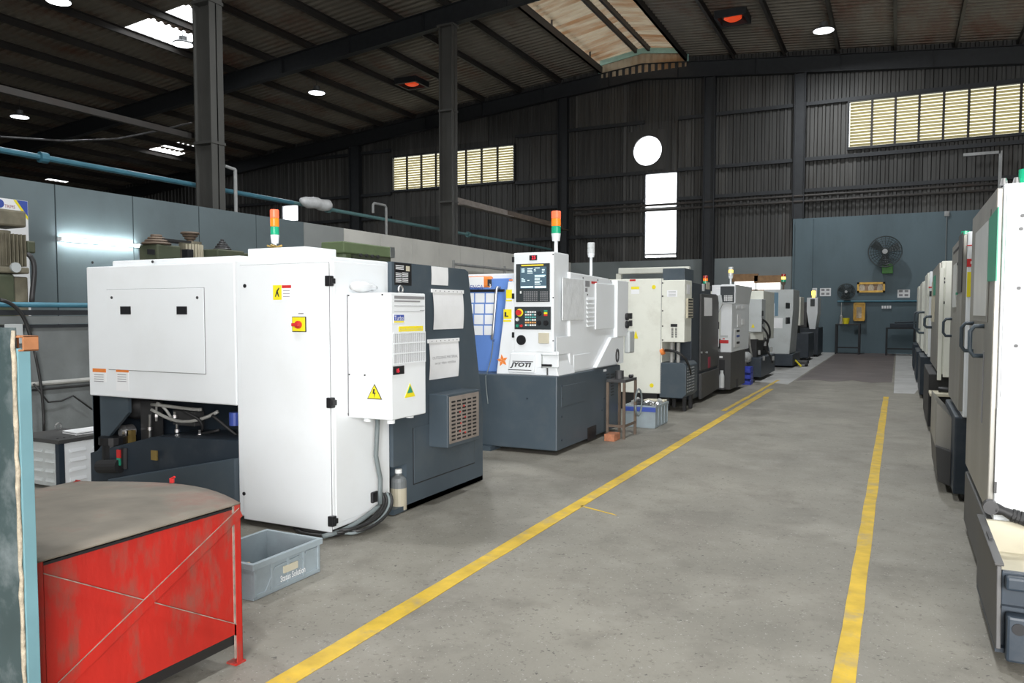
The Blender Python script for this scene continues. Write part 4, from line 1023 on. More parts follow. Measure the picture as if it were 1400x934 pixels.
for r_ in range(6):
    for k_ in range(5):
        m_ = cols[r_] if (r_*5+k_*3) % 7 else 'key_teal'
        patchY('key', m_, op, 718+k_*3.15, 425.5+r_*3.6, 720.2+k_*3.15, 427.8+r_*3.6, YP-.012, .004)
p = onY(713, 465, YP+.0); MB().cyl((p.x, YP, p.z), (p.x, YP-.015, p.z), .055, n=24).cyl((p.x, YP-.015, p.z), (p.x, YP-.02, p.z), .043, n=20).build('speaker_grille', 'black_plastic', cc)
patchY('socket_cover', 'beige_plastic', cc, 737, 455, 751, 469.5, YP, .02, .004)
screws(cc, [onY(757-.5, 466, YP), onY(757-.5, 407, YP), onY(757-.5, 348, YP)], 'Y', .008)
patchY('drawer', 'white_paint', l2, 700, 480, 764, 502, YP+.012, .006, .003)
a, b, z0, z1 = rY(697, 496, 731, 509, YP+.006)
tr = MB().prism([(a, z0), (b, z0), (b+.02, z1+.1), (a+.02, z1+.1)], 'y', YP-.02, YP+.012).build('name_panel', 'white_paint', l2, .004)
p = onY(697.5, 503.2, YP-.02); q = onY(726.5, 503, YP-.02)
text('lettering', 'ink', tr, 'JYOTI', (p.x, YP-.02, p.z), .066, 'Y', q.x-p.x, .25, bold=.045)
box('stripe', 'ink', tr, p.x-.02, q.x+.0, YP-.023, YP-.02, p.z-.022, p.z-.014)
box('stripe', 'ink', tr, p.x+.03, q.x+.02, YP-.023, YP-.02, p.z+.072, p.z+.08)
p = onY(687, 493, YP+.012)
for i in range(5):
    a_ = .5+i*1.25; d = Vector((math.cos(a_), 0, math.sin(a_))); n_ = Vector((-d.z, 0, d.x)); o_ = Vector((p.x, YP+.010, p.z))
    pts = [o_, o_+d*.03+n_*.018, o_+d*.07, o_+d*.03-n_*.018]
    MB().prism([(v.x, v.z) for v in pts], 'y', YP+.012, YP+.008).build('emblem_petal', 'label_orange', l2)
# coolant gun niche
nb = MB(); a, b, z0, z1 = rY(741, 485, 764, 503, YP+.006)
nb.box(a, b, YP-.01, YP+.006, z1-.01, z1).box(a, b, YP-.01, YP+.006, z0, z0+.012).box(a, a+.012, YP-.01, YP+.006, z0, z1); nb.build('niche_surround', 'grey_paint', l2)
patchY('tool', 'black_plastic', l2, 741, 498, 755, 501, YP+.004, .02, .004)
MB().cyl(onY(748.5, 503, YP-.02), onY(748.5, 513, YP-.02), .008, n=8).build('handle', 'black_plastic', l2)
# stickers on the white post
for (x0, y0, x1, y1, m_) in ((696, 382, 701, 384, 'label_orange'), (692, 396, 700, 408, 'label_yellow'), (691.5, 410, 700, 412, 'label_yellow'), (688.5, 423, 699.5, 436, 'label_yellow'), (688, 437.5, 699, 440, 'label_yellow')):
    patchY('sticker', m_, l2, x0, y0, x1, y1, YP+.012, .003)
p = onY(690, 433, YP+.009); MB().box(p.x, p.x+.02, YP+.006, YP+.009, p.z, p.z+.05).box(p.x+.02, p.x+.045, YP+.006, YP+.009, p.z, p.z+.012).build('pictogram', 'ink', l2)
# blue sliding door with white grid windows
YD = Y2+.30
a, b = onY(600, 440, YD).x, onY(697, 440, YD).x; zd0, zd1 = ZB2, onY(665, 381, YD).z
dr = MB().box(a, b, YD, YD+.06, zd0, zd1).build('sliding_door', 'door_blue', l2, .008)
patchY('door_rail', 'black_plastic', dr, 600, 396, 690, 399.5, YD, .02, .003)
for r_ in range(4):
    for k_ in range(5):
        x0 = 606.5+k_*14.5-r_*.8; patchY('pane', 'glass_white', dr, x0, 401+r_*14.8, x0+12.6, 401+r_*14.8+12.8, YD, .006, .002)
hp = [onY(683.5, 393, YD-.02), onY(680, 393, YD-.07), onY(678.5, 398, YD-.08), onY(674, 455, YD-.08), onY(672.5, 463, YD-.08), onY(675, 465, YD-.02)]
MB().tube(hp, .016, 10).build('door_handle', 'bright_steel', dr, smooth=True)
MB().tube(bez(onY(674, 466, YD-.01), onY(674, 480, YD-.02), onY(670, 500, YD-.05), onY(664, 515, Y2-.02), 8) + bez(onY(664, 515, Y2-.02), onY(664, 530, Y2-.02), onY(666, 540, Y2-.02), onY(667, 552, Y2-.02), 5)[1:], .006, 6).build('cord', 'cable_grey', l2)
p = onY(640, 397, YD); q = onY(673, 383, YD)
tg = MB().box(onY(612, 390, YD).x, q.x, YD-.01, YD+.05, zd1-.02-.09, zd1+.03).build('top_sign', 'label_orange', l2, .03)
box('sign_face', 'label_white', tg, onY(612, 390, YD).x, onY(662, 390, YD).x, YD-.014, YD-.01, zd1-.10, zd1+.02)
p = onY(642.5, 395.8, YD-.014); text('lettering', 'label_blue', tg, 'ENGA', (p.x, YD-.014, p.z), .05, 'Y', onY(661, 395, YD).x-p.x, .2)
o = box('number_tag', 'ink', tg, onY(667.5, 390, YD).x, onY(673, 390, YD).x, YD-.02, YD-.01, zd1-.085, zd1-.01, .004)
p = onY(668.6, 394, YD-.02); text('lettering', 'label_white', o, '3', (p.x, YD-.02, p.z), .05, 'Y')
# aisle side of the enclosure
XE2 = X2-.03
for (x0, y0, x1, y1) in ((760, 460, 782, 484), (784, 484, 806, 505)): patchX('side_panel', 'white_paint', enc, x0, y0, x1, y1, XE2, .006, .003)
y0, y1, z0, z1 = rX(768, 381, 797, 438, XE2)
dp = box('document_pocket', 'plastic_bag', enc, XE2, XE2+.012, y0, y1, z0, z1, .004)
for i in range(7):
    y0, y1, z0, z1 = rX(802, 407+i*6, 812, 409+i*6, XE2); MB().prism([(XE2, z0-.012), (XE2+.018, z0-.012), (XE2, z1+.008)], 'y', y0, y1).build('louvre', 'white_paint', enc)
patchX('sticker', 'label_red', enc, 808.5, 385, 816, 388, XE2, .003)
for (x0, y0, x1, y1) in ((800, 384, 806, 392), (800, 394, 803, 399), (786.5, 412.5, 789.5, 415)): patchX('print', 'ink_grey', enc, x0, y0, x1, y1, XE2, .002)
box('side_door', 'white_paint', enc, XE2, XE2+.02, *sorted((onX(813, 410, XE2).y, onX(838, 410, XE2).y)), onX(825, 450, XE2).z, onX(825, 388, XE2).z, .006)
screws(enc, [onX(x, y, XE2) for x, y in ((797, 380), (817, 383), (835, 384), (803, 403))], 'X', .01)
# rear cooling unit that leans out past the enclosure
y0 = Y2e-.20; 
ru = MB().prism([(y0, 1.23), (y0+.45, 1.23), (y0+.45, onX(850, 384, X2).z), (y0, onX(850, 384, X2).z)], 'x', X2-.5, X2+.02).build('rear_unit', 'white_paint', l2, .008)
MB().prism([(y0-.75, ZB2+.02), (y0+.28, ZB2+.02), (y0+.28, 1.23), (y0-.2, 1.23)], 'x', X2-.2, X2+.015).build('drip_cover', 'white_paint', l2, .006)
p = onX(849, 455, X2+.02); box('cable_duct', 'grey_paint', l2, X2-.02, X2+.06, y0+.40, y0+.62, 1.0, 1.30, .02)
for py in (433, 444): p = onX(857, py, X2+.03); MB().cyl((X2+.0, p.y, p.z), (X2+.05, p.y, p.z), .05, n=12).build('connector', 'black_plastic', l2)
p = onX(844, 486, X2+.02); MB().tube([(X2+.02, p.y+.05*math.cos(i*math.pi/6), p.z+.08*math.sin(i*math.pi/6)) for i in range(12)], .012, 6, True).build('ring_handle', 'dark_steel', l2)
p = onY(757, 345, YP+.2)
signal_tower(l2, (xa_+xb_)/2+.16, YP+.25, zt_-.005, .33, .052, .14)
p = onX(808, 372, X2-.5); signal_tower(l2, X2-.5, p.y, p.z-.05, .2, .05, .25, ('lens_clear', 'lens_clear'))

# ---- stool-like stand, brick and crate between second and third lathes
st = thing('tool_stand', (-3.05, 10.1, 0), 'small rusty angle iron stand beside the JYOTI lathe', 'stand')
f0, f1 = onZ(854, 601), onZ(871, 591)
sx0, sx1, sy0, sy1 = f0.x-.24, f0.x, f0.y, f0.y+.48
zs_ = onX(862, 518, sx1).z
box('shelf', 'dark_steel', st, sx0, sx1, sy0, sy1, zs_-.035, zs_, .004)
for xx in (sx0+.015, sx1-.015):
    for yy in (sy0+.015, sy1-.015): box('leg', 'brown_steel', st, xx-.015, xx+.015, yy-.015, yy+.015, 0, zs_-.035)
for zz in (.14,):
    box('brace', 'brown_steel', st, sx1-.02, sx1-.005, sy0+.03, sy1-.03, zz, zz+.03); box('brace', 'brown_steel', st, sx0+.03, sx1-.03, sy0+.01, sy0+.03, zz, zz+.03)
t = MB().lathe((sx1-.14, sy0+.2, zs_), [(.055, 0), (.055, .10), (.04, .10), (.04, .02)], 16).build('tin_can', 'dark_steel'); tag(t, 'dark tin on the small rusty stand', 'can')
t = MB().tube([(sx1-.05+.02*math.sin(i), sy0+.33+.015*i, zs_+.02) for i in range(8)], .018, 8).build('hand_tool', 'black_plastic', smooth=True); tag(t, 'black hand tool lying on the small rusty stand', 'tool')
t = MB().tube([(sx1+.06, sy0+.36+.14*math.cos(a_*.5), .42+.17*math.sin(a_*.5)) for a_ in range(-6, 7)], .012, 8).build('cable_coil', 'cable_grey', smooth=True)
t.parent = st; t.location = Vector(t.location) - Vector(st.location); t.name = 'hose_loop'
p = onZ(838, 605); 
t = MB().box(p.x-.13, p.x+.0, p.y+.05, p.y+.27, 0, .085).build('brick', 'brick_red', bevel=.006); tag(t, 'orange red brick on the floor by the JYOTI lathe', 'brick')
def crate(name, x0, x1, y0, y1, h, m, lab, detail=True):
    t = thing(name, ((x0+x1)/2, (y0+y1)/2, 0), lab, 'crate')
    b_ = MB().box(x0, x1, y0, y1, 0, .012)
    tk_ = .012; ins = .02
    b_.box(x0, x0+tk_, y0, y1, .012, h).box(x1-tk_, x1, y0, y1, .012, h).box(x0+tk_, x1-tk_, y0, y0+tk_, .012, h).box(x0+tk_, x1-tk_, y1-tk_, y1, .012, h)
    b_.build('shell', m, t, .002)
    r_ = MB(); o = .012
    r_.box(x0-o, x1+o, y0-o, y0, h-.035, h).box(x0-o, x1+o, y1, y1+o, h-.035, h).box(x0-o, x0, y0, y1, h-.035, h).box(x1, x1+o, y0, y1, h-.035, h)
    r_.build('rim', m, t, .003)
    if detail:
        k_ = MB(); n = 4
        for i in range(n+1):
            yy = y0+(y1-y0-.03)*i/n; k_.box(x1, x1+.008, yy, yy+.018, .02, h-.035)
        k_.build('ribs', m, t, .002)
        MB().box(x1, x1+.006, y0+.02, y1-.02, .012, .03).build('foot_rib', m, t)
    return t
p = onZ(912, 578)
crate('plastic_crate', p.x-.42, p.x, p.y-.62, p.y+.02, .30, 'crate_grey', 'grey plastic crate heaped with parts behind the rusty stand')
for i in range(12):
    c_ = Vector((p.x-.36+.11*(i % 4), p.y-.54+.135*(i//4), .285+.02*((i*7) % 3)))
    a_ = random.random()*6; d = Vector((math.cos(a_)*.035, math.sin(a_)*.035, .012))
    r_ = (.030, .024, .034)[i % 3]
    t = MB().cyl(c_-d, c_+d, r_, n=12).cyl(c_+d, c_+d*1.5, r_*.55, n=8).build('metal_part', ('bright_steel', 'dark_steel')[i % 4 == 1])
    tag(t, 'small turned steel part heaped in the crate behind the rusty stand', 'metal part', 'parts in the crate')
t = MB().prism([(p.x-.30, p.y-.17), (p.x+.0, p.y-.16), (p.x+.0, p.y+.0), (p.x-.28, p.y+.0)], 'z', .302, .33).build('cloth', 'beige_plastic', bevel=.01); tag(t, 'beige cloth over the end of the crate behind the rusty stand', 'cloth')
box('crate_band', 'label_blue', bpy.data.objects['plastic_crate'], p.x-.43, p.x+.014, p.y-.636, p.y-.632, .22, .28)

# ---- third lathe (rear towards the camera)
Y3, X3 = 11.9, -3.28
l3 = thing('cnc_lathe', (-4.4, 13.1, 0), 'cream backed lathe with louvred white unit and dark door, behind the crate', 'machine')
zt3 = onY(890, 381, Y3).z; zb3 = onY(890, 538, Y3).z
X3c = onY(905, 480, Y3).x
cr = MB().box(-5.6, X3c, Y3, Y3+.8, zb3, zt3).build('rear_cabinet', 'cream_paint', l3, .01)
patchY('sticker', 'label_red', cr, 861, 382, 869, 384.5, Y3, .003); patchY('sticker', 'label_yellow', cr, 863, 392, 874, 395.5, Y3, .003); patchY('sticker', 'label_white', cr, 863, 396, 874, 402, Y3, .003)
for q in ((894, 392.5), (891, 527)): p = onY(*q, Y3); MB().cyl((p.x, Y3, p.z), (p.x, Y3-.006, p.z), .032, n=16).cyl((p.x, Y3-.006, p.z), (p.x, Y3-.009, p.z), .014, n=10).build('round_sticker', 'label_yellow', cr)
a, b, z0, z1 = rY(866, 452, 872.5, 463, Y3); MB().prism([(a, z0), (b, z0), ((a+b)/2, z1)], 'y', Y3, Y3-.003).build('triangle_sticker', 'label_yellow', cr)
for py in (432, 442): p = onY(863, py, Y3); box('latch', 'black_plastic', cr, p.x-.03, p.x+.02, Y3-.03, Y3, p.z-.045, p.z+.045, .004)
box('seam', 'ink_grey', cr, X3c-.02, X3c-.012, Y3-.003, Y3, zb3, zt3)
box('plinth', 'black_rubber', l3, -5.4, X3c-.1, Y3+.1, 14.6, 0, zb3+.02)
# white unit on the aisle side
yu0 = Y3-.02; xu0 = X3c+.0; xu1 = onY(936, 430, yu0).x; yu1 = onX(945.5, 430, xu1).y
z1 = onY(920, 383, yu0).z; z0 = onY(920, 468, yu0).z
u3 = MB().box(xu0, xu1, yu0, yu1, z0, z1).build('cooling_unit', 'cream_paint', l3, .01)
box('top_box', 'charcoal_paint', l3, onY(906, 375, yu0+.1).x, onY(936, 375, yu0+.1).x, yu0+.1, yu0+.7, z1, onY(920, 367, yu0+.1).z, .006)
patchY('sticker', 'label_white', u3, 912, 397, 926, 406, yu0, .003)
for i in range(4): patchY('print', 'ink_grey', u3, 914, 398.5+i*2, 924, 399+i*2, yu0, .004)
patchY('display', 'black_plastic', u3, 917, 443, 926, 447, yu0, .004)
m = MB()
for k_ in (918, 923):
    for i in range(8): a, b, zz0, zz1 = rY(k_, 448.5+i*1.7, k_+2.6, 449.5+i*1.7, yu0); m.box(a, b, yu0-.003, yu0, zz0, zz1)
m.build('vent_slots', 'ink', u3)
y0, y1, zz0, zz1 = rX(938, 408, 945, 435, xu1); box('side_grille', 'beige_plastic', u3, xu1, xu1+.03, y0, y1, zz0, zz1, .004)
m = MB()
for i in range(7): zz = zz0+(zz1-zz0)*(i+.3)/7; m.box(xu1+.03, xu1+.033, y0+.03, y1-.03, zz, zz+.02)
m.build('side_slots', 'ink', u3)
patchX('sticker', 'label_white', u3, 939, 389, 943, 402, xu1, .003)
screws(u3, [onY(906, y, yu0) for y in (387, 405, 425, 446, 465)], 'Y', .012)
# dark motor cover below
yk0 = Y3+.0; a, b, z0, z1 = rY(906, 496, 938, 537, yk0)
z0 = .22
mc = MB().prism([(a-.05, z0), (b-.06, z0), (b, z0+.06), (b, z1-.05), (b-.05, z1), (a-.05, z1)], 'y', yk0, yk0+.75).build('motor_cover', 'charcoal_paint', l3, .01)
m = MB()
for k_ in range(5):
    for i in range(9): m.box(b, b+.004, yk0+.08+k_*.10, yk0+.12+k_*.10, z0+.09+i*.045, z0+.105+i*.045)
o = m.build('vent_slots', 'pipe_grey', mc)
for xx in (a, b-.1):
    box('support_leg', 'black_rubber', l3, xx, xx+.05, yk0+.2, yk0+.25, 0, z0)
    box('support_leg', 'black_rubber', l3, xx, xx+.05, yk0+.6, yk0+.65, 0, z0)
MB().tube(bez(onY(909, 479, yk0+.05), onY(930, 478, yk0-.03), onY(942, 490, yk0), onY(944, 512, yk0+.3), 10), .02, 8).build('cable', 'cable_black', l3, smooth=True)
p = onY(906, 480, yk0+.05); MB().cyl((p.x-.02, yk0+.02, p.z-.02), (p.x+.03, yk0+.02, p.z), .05, n=10).build('gland', 'label_orange', l3)
for px in (918, 927): p = onY(px, 472, yk0+.1); MB().cyl((p.x, yk0+.12, z1), (p.x, yk0+.12, onY(px, 467, yk0).z+.02), .03, n=10).build('hose', 'hose_white', l3)
# dark body with door
xd = -3.10
def dx_(x, y): p = onX(x, y, xd); return (p.y, p.z)
xd = -3.05
ya_ = dx_(946, 430)[0]; yb_ = 14.85; ystep = dx_(972, 390)[0]; zd3 = dx_(975, 402)[1]
body3 = MB().prism([(ya_, .1), (ystep, .1), (ystep, zt3-.05), (ya_, zt3-.03)], 'x', xd, -5.6).prism([(ystep, .1), (yb_, .1), (yb_, zd3-.12), (yb_-.1, zd3), (ystep, zd3)], 'x', xd, -5.6).build('dark_body', 'navy_paint', l3, .01)
y0_ = dx_(956, 450)[0]
MB().prism([(y0_, .55), (yb_-.03, .55), (yb_-.03, zd3-.16), (yb_-.13, zd3-.02), (y0_, zd3-.02)], 'x', xd, xd+.03).build('door', 'taupe_paint', body3, .006)
MB().prism([(y0_, .06), (yb_-.02, .12), (yb_-.02, .5), (y0_, .5)], 'x', xd, xd+.05).build('kick_panel', 'taupe_paint', body3, .006)
patchX('label_plate', 'beige_plastic', body3, 965, 386, 970, 395.5, xd, .004); patchX('label_plate', 'label_white', body3, 960, 388, 963, 398, xd, .004)
patchX('handle_recess', 'label_maroon', body3, 968, 488, 971, 503, xd+.03, .004)
for q in ((959, 482), (966, 482)): p = onX(*q, xd+.03); MB().cyl(p, p+Vector((.015, 0, 0)), .02, n=10).build('bolt', 'bright_steel', body3)
p = onX(964.5, 383, xd-.2); signal_tower(l3, xd-.2, p.y, zt3-.06, .2, .045, .02, ('lens_red', 'lens_amber', 'lens_green'), 'dark_steel')
hung_sheet(962, 407, 973, 432, xd+.03, 'curling white pages taped to the dark lathe door', tilt=.02)
# pale beam behind it
a = onY(846, 371, 17.4); b = onY(943, 371, 17.4)
t = thing('bar_feeder', ((a.x+b.x)/2, 17.4, 0), 'long pale horizontal tube on posts behind the cream backed lathe', 'bar feeder')
box('tube', 'cream_paint', t, a.x, b.x, 17.35, 17.5, a.z-.07, a.z+.07, .02)
for px in (846, 941): p = onY(px, 371, 17.4); box('post', 'cream_paint', t, p.x-.06, p.x+.06, 17.38, 17.48, 0, p.z-.06)

# ---- fourth lathe (faces the camera)
Y4, X4 = 15.05, -2.83
l4 = thing('cnc_lathe', (-3.9, 16, 0), 'white lathe with red maker band and dark keypad panel', 'machine')
zb4 = onY(990, 482, Y4).z
MB().box(-5.4, X4, Y4, 16.6, .08, zb4).build('base', 'taupe_paint', l4, .01)
patchX('pocket', 'ink', l4, 1006.5, 518, 1009, 529, X4, .004)
a, b, z0, z1 = rY(983, 492, 991, 532, Y4); box('coolant_niche', 'black_plastic', l4, a, b, Y4-.01, Y4+.0, z0, z1)
p = onY(987, 518, Y4-.06); MB().lathe((p.x, Y4-.08, .12), [(.05, 0), (.05, .22), (.03, .28), (.03, .33)], 12).build('filter_jar', 'lens_clear', l4)
box('jar_bracket', 'dark_steel', l4, p.x-.06, p.x+.06, Y4-.14, Y4, .09, .12)
patchY('sticker', 'label_white', l4, 983.5, 487, 988, 489.5, Y4, .003)
ze4 = onY(1000, 389, Y4+.1).z
wb = MB().prism([(onY(984, 480, Y4).x, zb4), (X4, zb4), (X4, onY(1005, 415, Y4).z), (onY(1005, 388, Y4).x, ze4), (onY(985, 388, Y4).x, ze4)], 'y', Y4+.05, 17.0).build('enclosure', 'white_paint', l4, .012)
cp4 = patchY('control_head', 'white_paint', l4, 975, 390, 1007, 415, Y4+.05, .12, .01)
kp = patchY('keypad_panel', 'panel_dark', cp4, 985, 391.5, 1004, 413.5, Y4-.07, .01, .003)
m = MB()
for i in range(4):
    for k_ in range(5): a, b, z0, z1 = rY(990+k_*2.4, 404+i*2.1, 991.8+k_*2.4, 405.5+i*2.1, Y4-.08); m.box(a, b, Y4-.084, Y4-.08, z0, z1)
m.build('keys', 'key_white', kp)
patchY('label_strip', 'label_white', kp, 979, 394, 985, 395, Y4-.07, .004)
MB().prism([(onY(977, 405, Y4-.1).x, onY(977, 405, Y4-.1).z), (onY(986, 403, Y4-.1).x, onY(986, 403, Y4-.1).z), (onY(988, 415, Y4-.1).x, onY(988, 415, Y4-.1).z), (onY(977, 438, Y4-.1).x, onY(977, 438, Y4-.1).z)], 'y', Y4-.1, Y4-.02).build('splash_guard', 'grey_paint', l4, .008)
patchY('sticker', 'label_red', l4, 984, 465, 996, 469.5, Y4+.05, .004); patchY('sticker', 'grey_paint', l4, 984, 458.5, 995, 461.5, Y4+.05, .004); patchY('sticker', 'label_red', l4, 988, 462.5, 991, 464, Y4+.05, .004)
patchY('door', 'black_plastic', l4, 972, 440, 983, 478, Y4+.06, .01)
patchY('page', 'paper', l4, 974, 450, 983, 474, Y4+.04, .006)
patchY('sticker', 'label_yellow', l4, 974.5, 440, 976.5, 447, Y4+.04, .006)
for (x0, y0, x1, y1) in ((1008, 430, 1013, 447), (1007, 418, 1012, 422), (1014, 418, 1018, 422), (1003.5, 450, 1011, 474), (1014, 436, 1018, 444)): patchX('sticker', 'label_white', l4, x0, y0, x1, y1, X4, .006)
for i, yy in enumerate((451, 458, 467)): patchX('sticker', 'label_blue' if i % 2 else 'ink', l4, 1007, yy, 1011, yy+3, X4+.006, .003)
patchX('label_plate', 'label_orange', l4, 1024, 398, 1026, 404, X4, .004)
p = onY(999, 388, Y4+.25); signal_tower(l4, p.x, Y4+.25, ze4-.02, .22, .045, .14, ('lens_clear', 'lens_amber_lit', 'lens_clear'))
# blue bin stack next to it
p = onZ(1013, 526)
t = thing('parts_bin_stack', (p.x, p.y+.15, 0), 'stack of bright blue parts bins beside the keypad lathe', 'bins')
for i in range(3):
    z0 = .13*i
    MB().box(p.x-.02, p.x+.20, p.y, p.y+.3, z0, z0+.015).box(p.x-.02, p.x-.005, p.y, p.y+.3, z0+.015, z0+.12).box(p.x+.185, p.x+.2, p.y, p.y+.3, z0+.015, z0+.12).box(p.x-.005, p.x+.185, p.y, p.y+.015, z0+.015, z0+.075).box(p.x-.005, p.x+.185, p.y+.285, p.y+.3, z0+.015, z0+.12).build('bin', 'crate_blue', t, .004)

# ---- fifth lathe (rear view): grey electrical box, dark tank and hoses
l5 = thing('cnc_lathe', (-3.9, 19.2, 0), 'lathe rear with grey electrical box above dark tank and hoses', 'machine')
Y5 = 18.3; a, b, z0, z1 = rY(1023, 409, 1041.5, 454, Y5)
eb = MB().box(a, b, Y5, Y5+.55, z0, z1).build('electrical_box', 'grey_paint', l5, .01)
aa, bb, zz0, zz1 = rY(1027, 442.5, 1032, 448, Y5); MB().prism([(aa, zz0), (bb, zz0), ((aa+bb)/2, zz1)], 'y', Y5, Y5-.004).build('triangle_sticker', 'label_yellow', eb)
patchY('sticker', 'label_yellow', eb, 1023.5, 399, 1026, 404, Y5+.3, .004)
for yy in (425, 436): patchX('latch', 'black_plastic', eb, 1041.5, yy, 1043, yy+7, b, .015)
MB().box(-5.2, b-.05, Y5+.55, 20.6, .9, 2.05).build('enclosure', 'cream_paint', l5, .01)
tk5 = MB().box(-4.8, b+.02, Y5-.1, 20.4, .08, .52).build('coolant_tank', 'navy_paint', l5, .01)
box('dark_frame', 'black_rubber', l5, -4.6, b-.15, Y5+.3, 20.4, .52, .92)
p = onY(1018, 490, Y5-.3); MB().lathe((p.x, Y5-.15, p.z-.1), [(.06, 0), (.12, .03), (.13, .18), (.06, .24)], 14).build('pump_motor', 'pipe_grey', l5, smooth=True)
MB().cyl((p.x, Y5-.15, p.z-.1), (p.x, Y5-.15, .3), .05, n=10).build('pump_stem', 'dark_steel', l5)
for i, (q0, q1, q2, q3) in enumerate((((1040, 436), (1052, 440), (1054, 452), (1052, 462)), ((1041, 446), (1056, 460), (1050, 470), (1044, 478)), ((1024, 456), (1025, 480), (1030, 490), (1028, 500)), ((1046, 462), (1040, 480), (1054, 480), (1056, 496)))):
    P_ = [onY(*q, Y5+.05+.1*k_) for k_, q in enumerate((q0, q1, q2, q3))]
    MB().tube(bez(*P_, 10), .022, 8).build('hose', 'cable_black' if i != 2 else 'hose_white', l5, smooth=True)
for (px, py) in ((1038, 482), (1046, 470), (1054, 478), (1057, 490), (1044, 490)):
    p = onY(px, py, Y5+.1); MB().cyl((p.x, Y5+.1, p.z-.05), (p.x, Y5+.1, p.z+.05), .03, n=8).build('fitting', 'bright_steel', l5)
MB().tube([(b-.35+.28*math.cos(i*math.pi/8), Y5-.55+.25*math.sin(i*math.pi/8), .04) for i in range(16)], .03, 8, True).build('hose_coil', 'dark_steel', l5)
box('chip_cart', 'dark_steel', l5, b-.6, b-.1, Y5-.75, Y5-.35, .05, .34, .02)

# ---- sixth lathe (faces the camera)
Y6, X6 = 22.9, -2.66
l6 = thing('cnc_lathe', (-3.6, 23.9, 0), 'grey lathe with slanted glass door and amber lamp, far along the row', 'machine')
zb6 = onY(1065, 484, Y6).z; zt6 = onY(1065, 396, Y6).z
MB().box(-4.8, X6+.05, Y6-.05, 24.6, .05, zb6).build('base', 'navy_paint', l6, .015)
a = onY(1056, 440, Y6).x; x44 = onY(1044, 440, Y6).x
MB().prism([(a-.05, zb6), (X6-.05, zb6), (X6+.03, 1.6), (X6+.03, zt6), (x44, zt6), (x44, 1.2)], 'y', Y6, 24.4).build('enclosure', 'grey_paint', l6, .012)
d6 = MB().prism([(onY(1045, 440, Y6).x, 1.0), (onY(1056, 440, Y6).x, 1.0), (onY(1055, 400, Y6).x, zt6-.1), (onY(1046, 400, Y6).x, zt6-.1)], 'y', Y6-.05, Y6).build('door', 'grey_paint', l6, .006)
patchY('door_window', 'screen', d6, 1056.5, 400, 1064, 432, Y6, .012); patchY('bright_pane', 'glass_white', d6, 1056.5, 415, 1059, 432, Y6-.012, .004)
patchY('notice', 'label_white', l6, 1055, 435, 1070, 449, Y6, .006)
patchX('handle', 'black_plastic', l6, 1074, 434, 1077.5, 443, X6+.03, .05, .01); patchX('handle', 'black_plastic', l6, 1074, 414, 1079, 422, X6+.03, .02, .01)
p = onY(1071, 393, Y6+.2); signal_tower(l6, p.x, Y6+.2, zt6-.02, .30, .06, .16, ('lens_red', 'lens_amber_lit', 'lens_green'), 'brown_steel')
p = onZ(1085, 503)
t = thing('floor_jack', (p.x, p.y, 0), 'low dark trolley with a yellow bar beside the amber lamp lathe', 'trolley')
box('deck', 'dark_steel', t, p.x-.25, p.x+.3, p.y+.6, p.y+1.1, .06, .16, .02)
for xx in (p.x-.2, p.x+.25):
    for yy in (p.y+.65, p.y+1.05): MB().cyl((xx-.02, yy, .05), (xx+.02, yy, .05), .05, n=12).build('wheel', 'black_rubber', t)
MB().cyl((p.x-.05, p.y+.6, .2), (p.x+.18, p.y+.1, .05), .025, n=8).build('bar', 'label_yellow', t)

# ---- seventh and eighth machines by the end wall
l7 = thing('cnc_lathe', (-3.1, 26.6, 0), 'cream cabinet on dark base, with two red switches', 'machine')
Y7 = 26.2; a, b, z0, z1 = rY(1081, 406, 1094.5, 445, Y7)
cb7 = MB().box(a-.6, b, Y7, Y7+1.0, z0, z1).build('cabinet', 'cream_paint', l7, .01)
for px in (1084, 1087): patchY('switch', 'label_red', cb7, px, 432, px+1.8, 435.5, Y7, .03, .004)
patchY('label_plate', 'grey_paint', cb7, 1082, 412, 1088, 415, Y7, .006)
MB().box(a-1.2, b+.25, Y7+.1, Y7+1.8, .1, z0-.25).build('base', 'navy_paint', l7, .015)
MB().box(a-.4, b-.1, Y7+.15, Y7+.9, z0-.26, z0+.01).build('neck', 'black_rubber', l7)
for xx in (a-1.0, b+.05): box('foot', 'black_rubber', l7, xx, xx+.12, Y7+.3, Y7+1.6, 0, .1)
l8 = thing('cnc_lathe', (-2.8, 29.5, 0), 'white control panel lathe on dark base nearest the end wall', 'machine')
Y8 = 28.8; a, b, z0, z1 = rY(1107, 407, 1117, 450, Y8)
MB().prism([(a, z0), (b-.05, z0), (b+.02, z0+.55), (b+.02, z1), (a-.1, z1), (a-.1, z0+.6)], 'y', Y8, Y8+1.2).build('panel_body', 'white_paint', l8, .01)
patchY('screen', 'panel_dark', l8, 1108, 409, 1114, 419, Y8, .02, .004)
MB().box(a-.8, b+.05, Y8+.1, Y8+1.9, .08, z0+.05).build('base', 'navy_paint', l8, .015)
MB().box(a-.7, a-.1, Y8+.1, Y8+1.2, z0+.05, z1-.15).build('guard', 'dark_steel', l8, .01)
for xx in (a-.7, b-.1): box('foot', 'black_rubber', l8, xx, xx+.12, Y8+.3, Y8+1.7, 0, .08)
p = onY(1112, 399, Y8+.1); MB().lathe((p.x, Y8+.2, z1), [(.05, 0), (.05, .08), (.07, .09), (.07, .22), (.04, .25)], 12).build('signal_lamp', 'lens_amber_lit', l8)

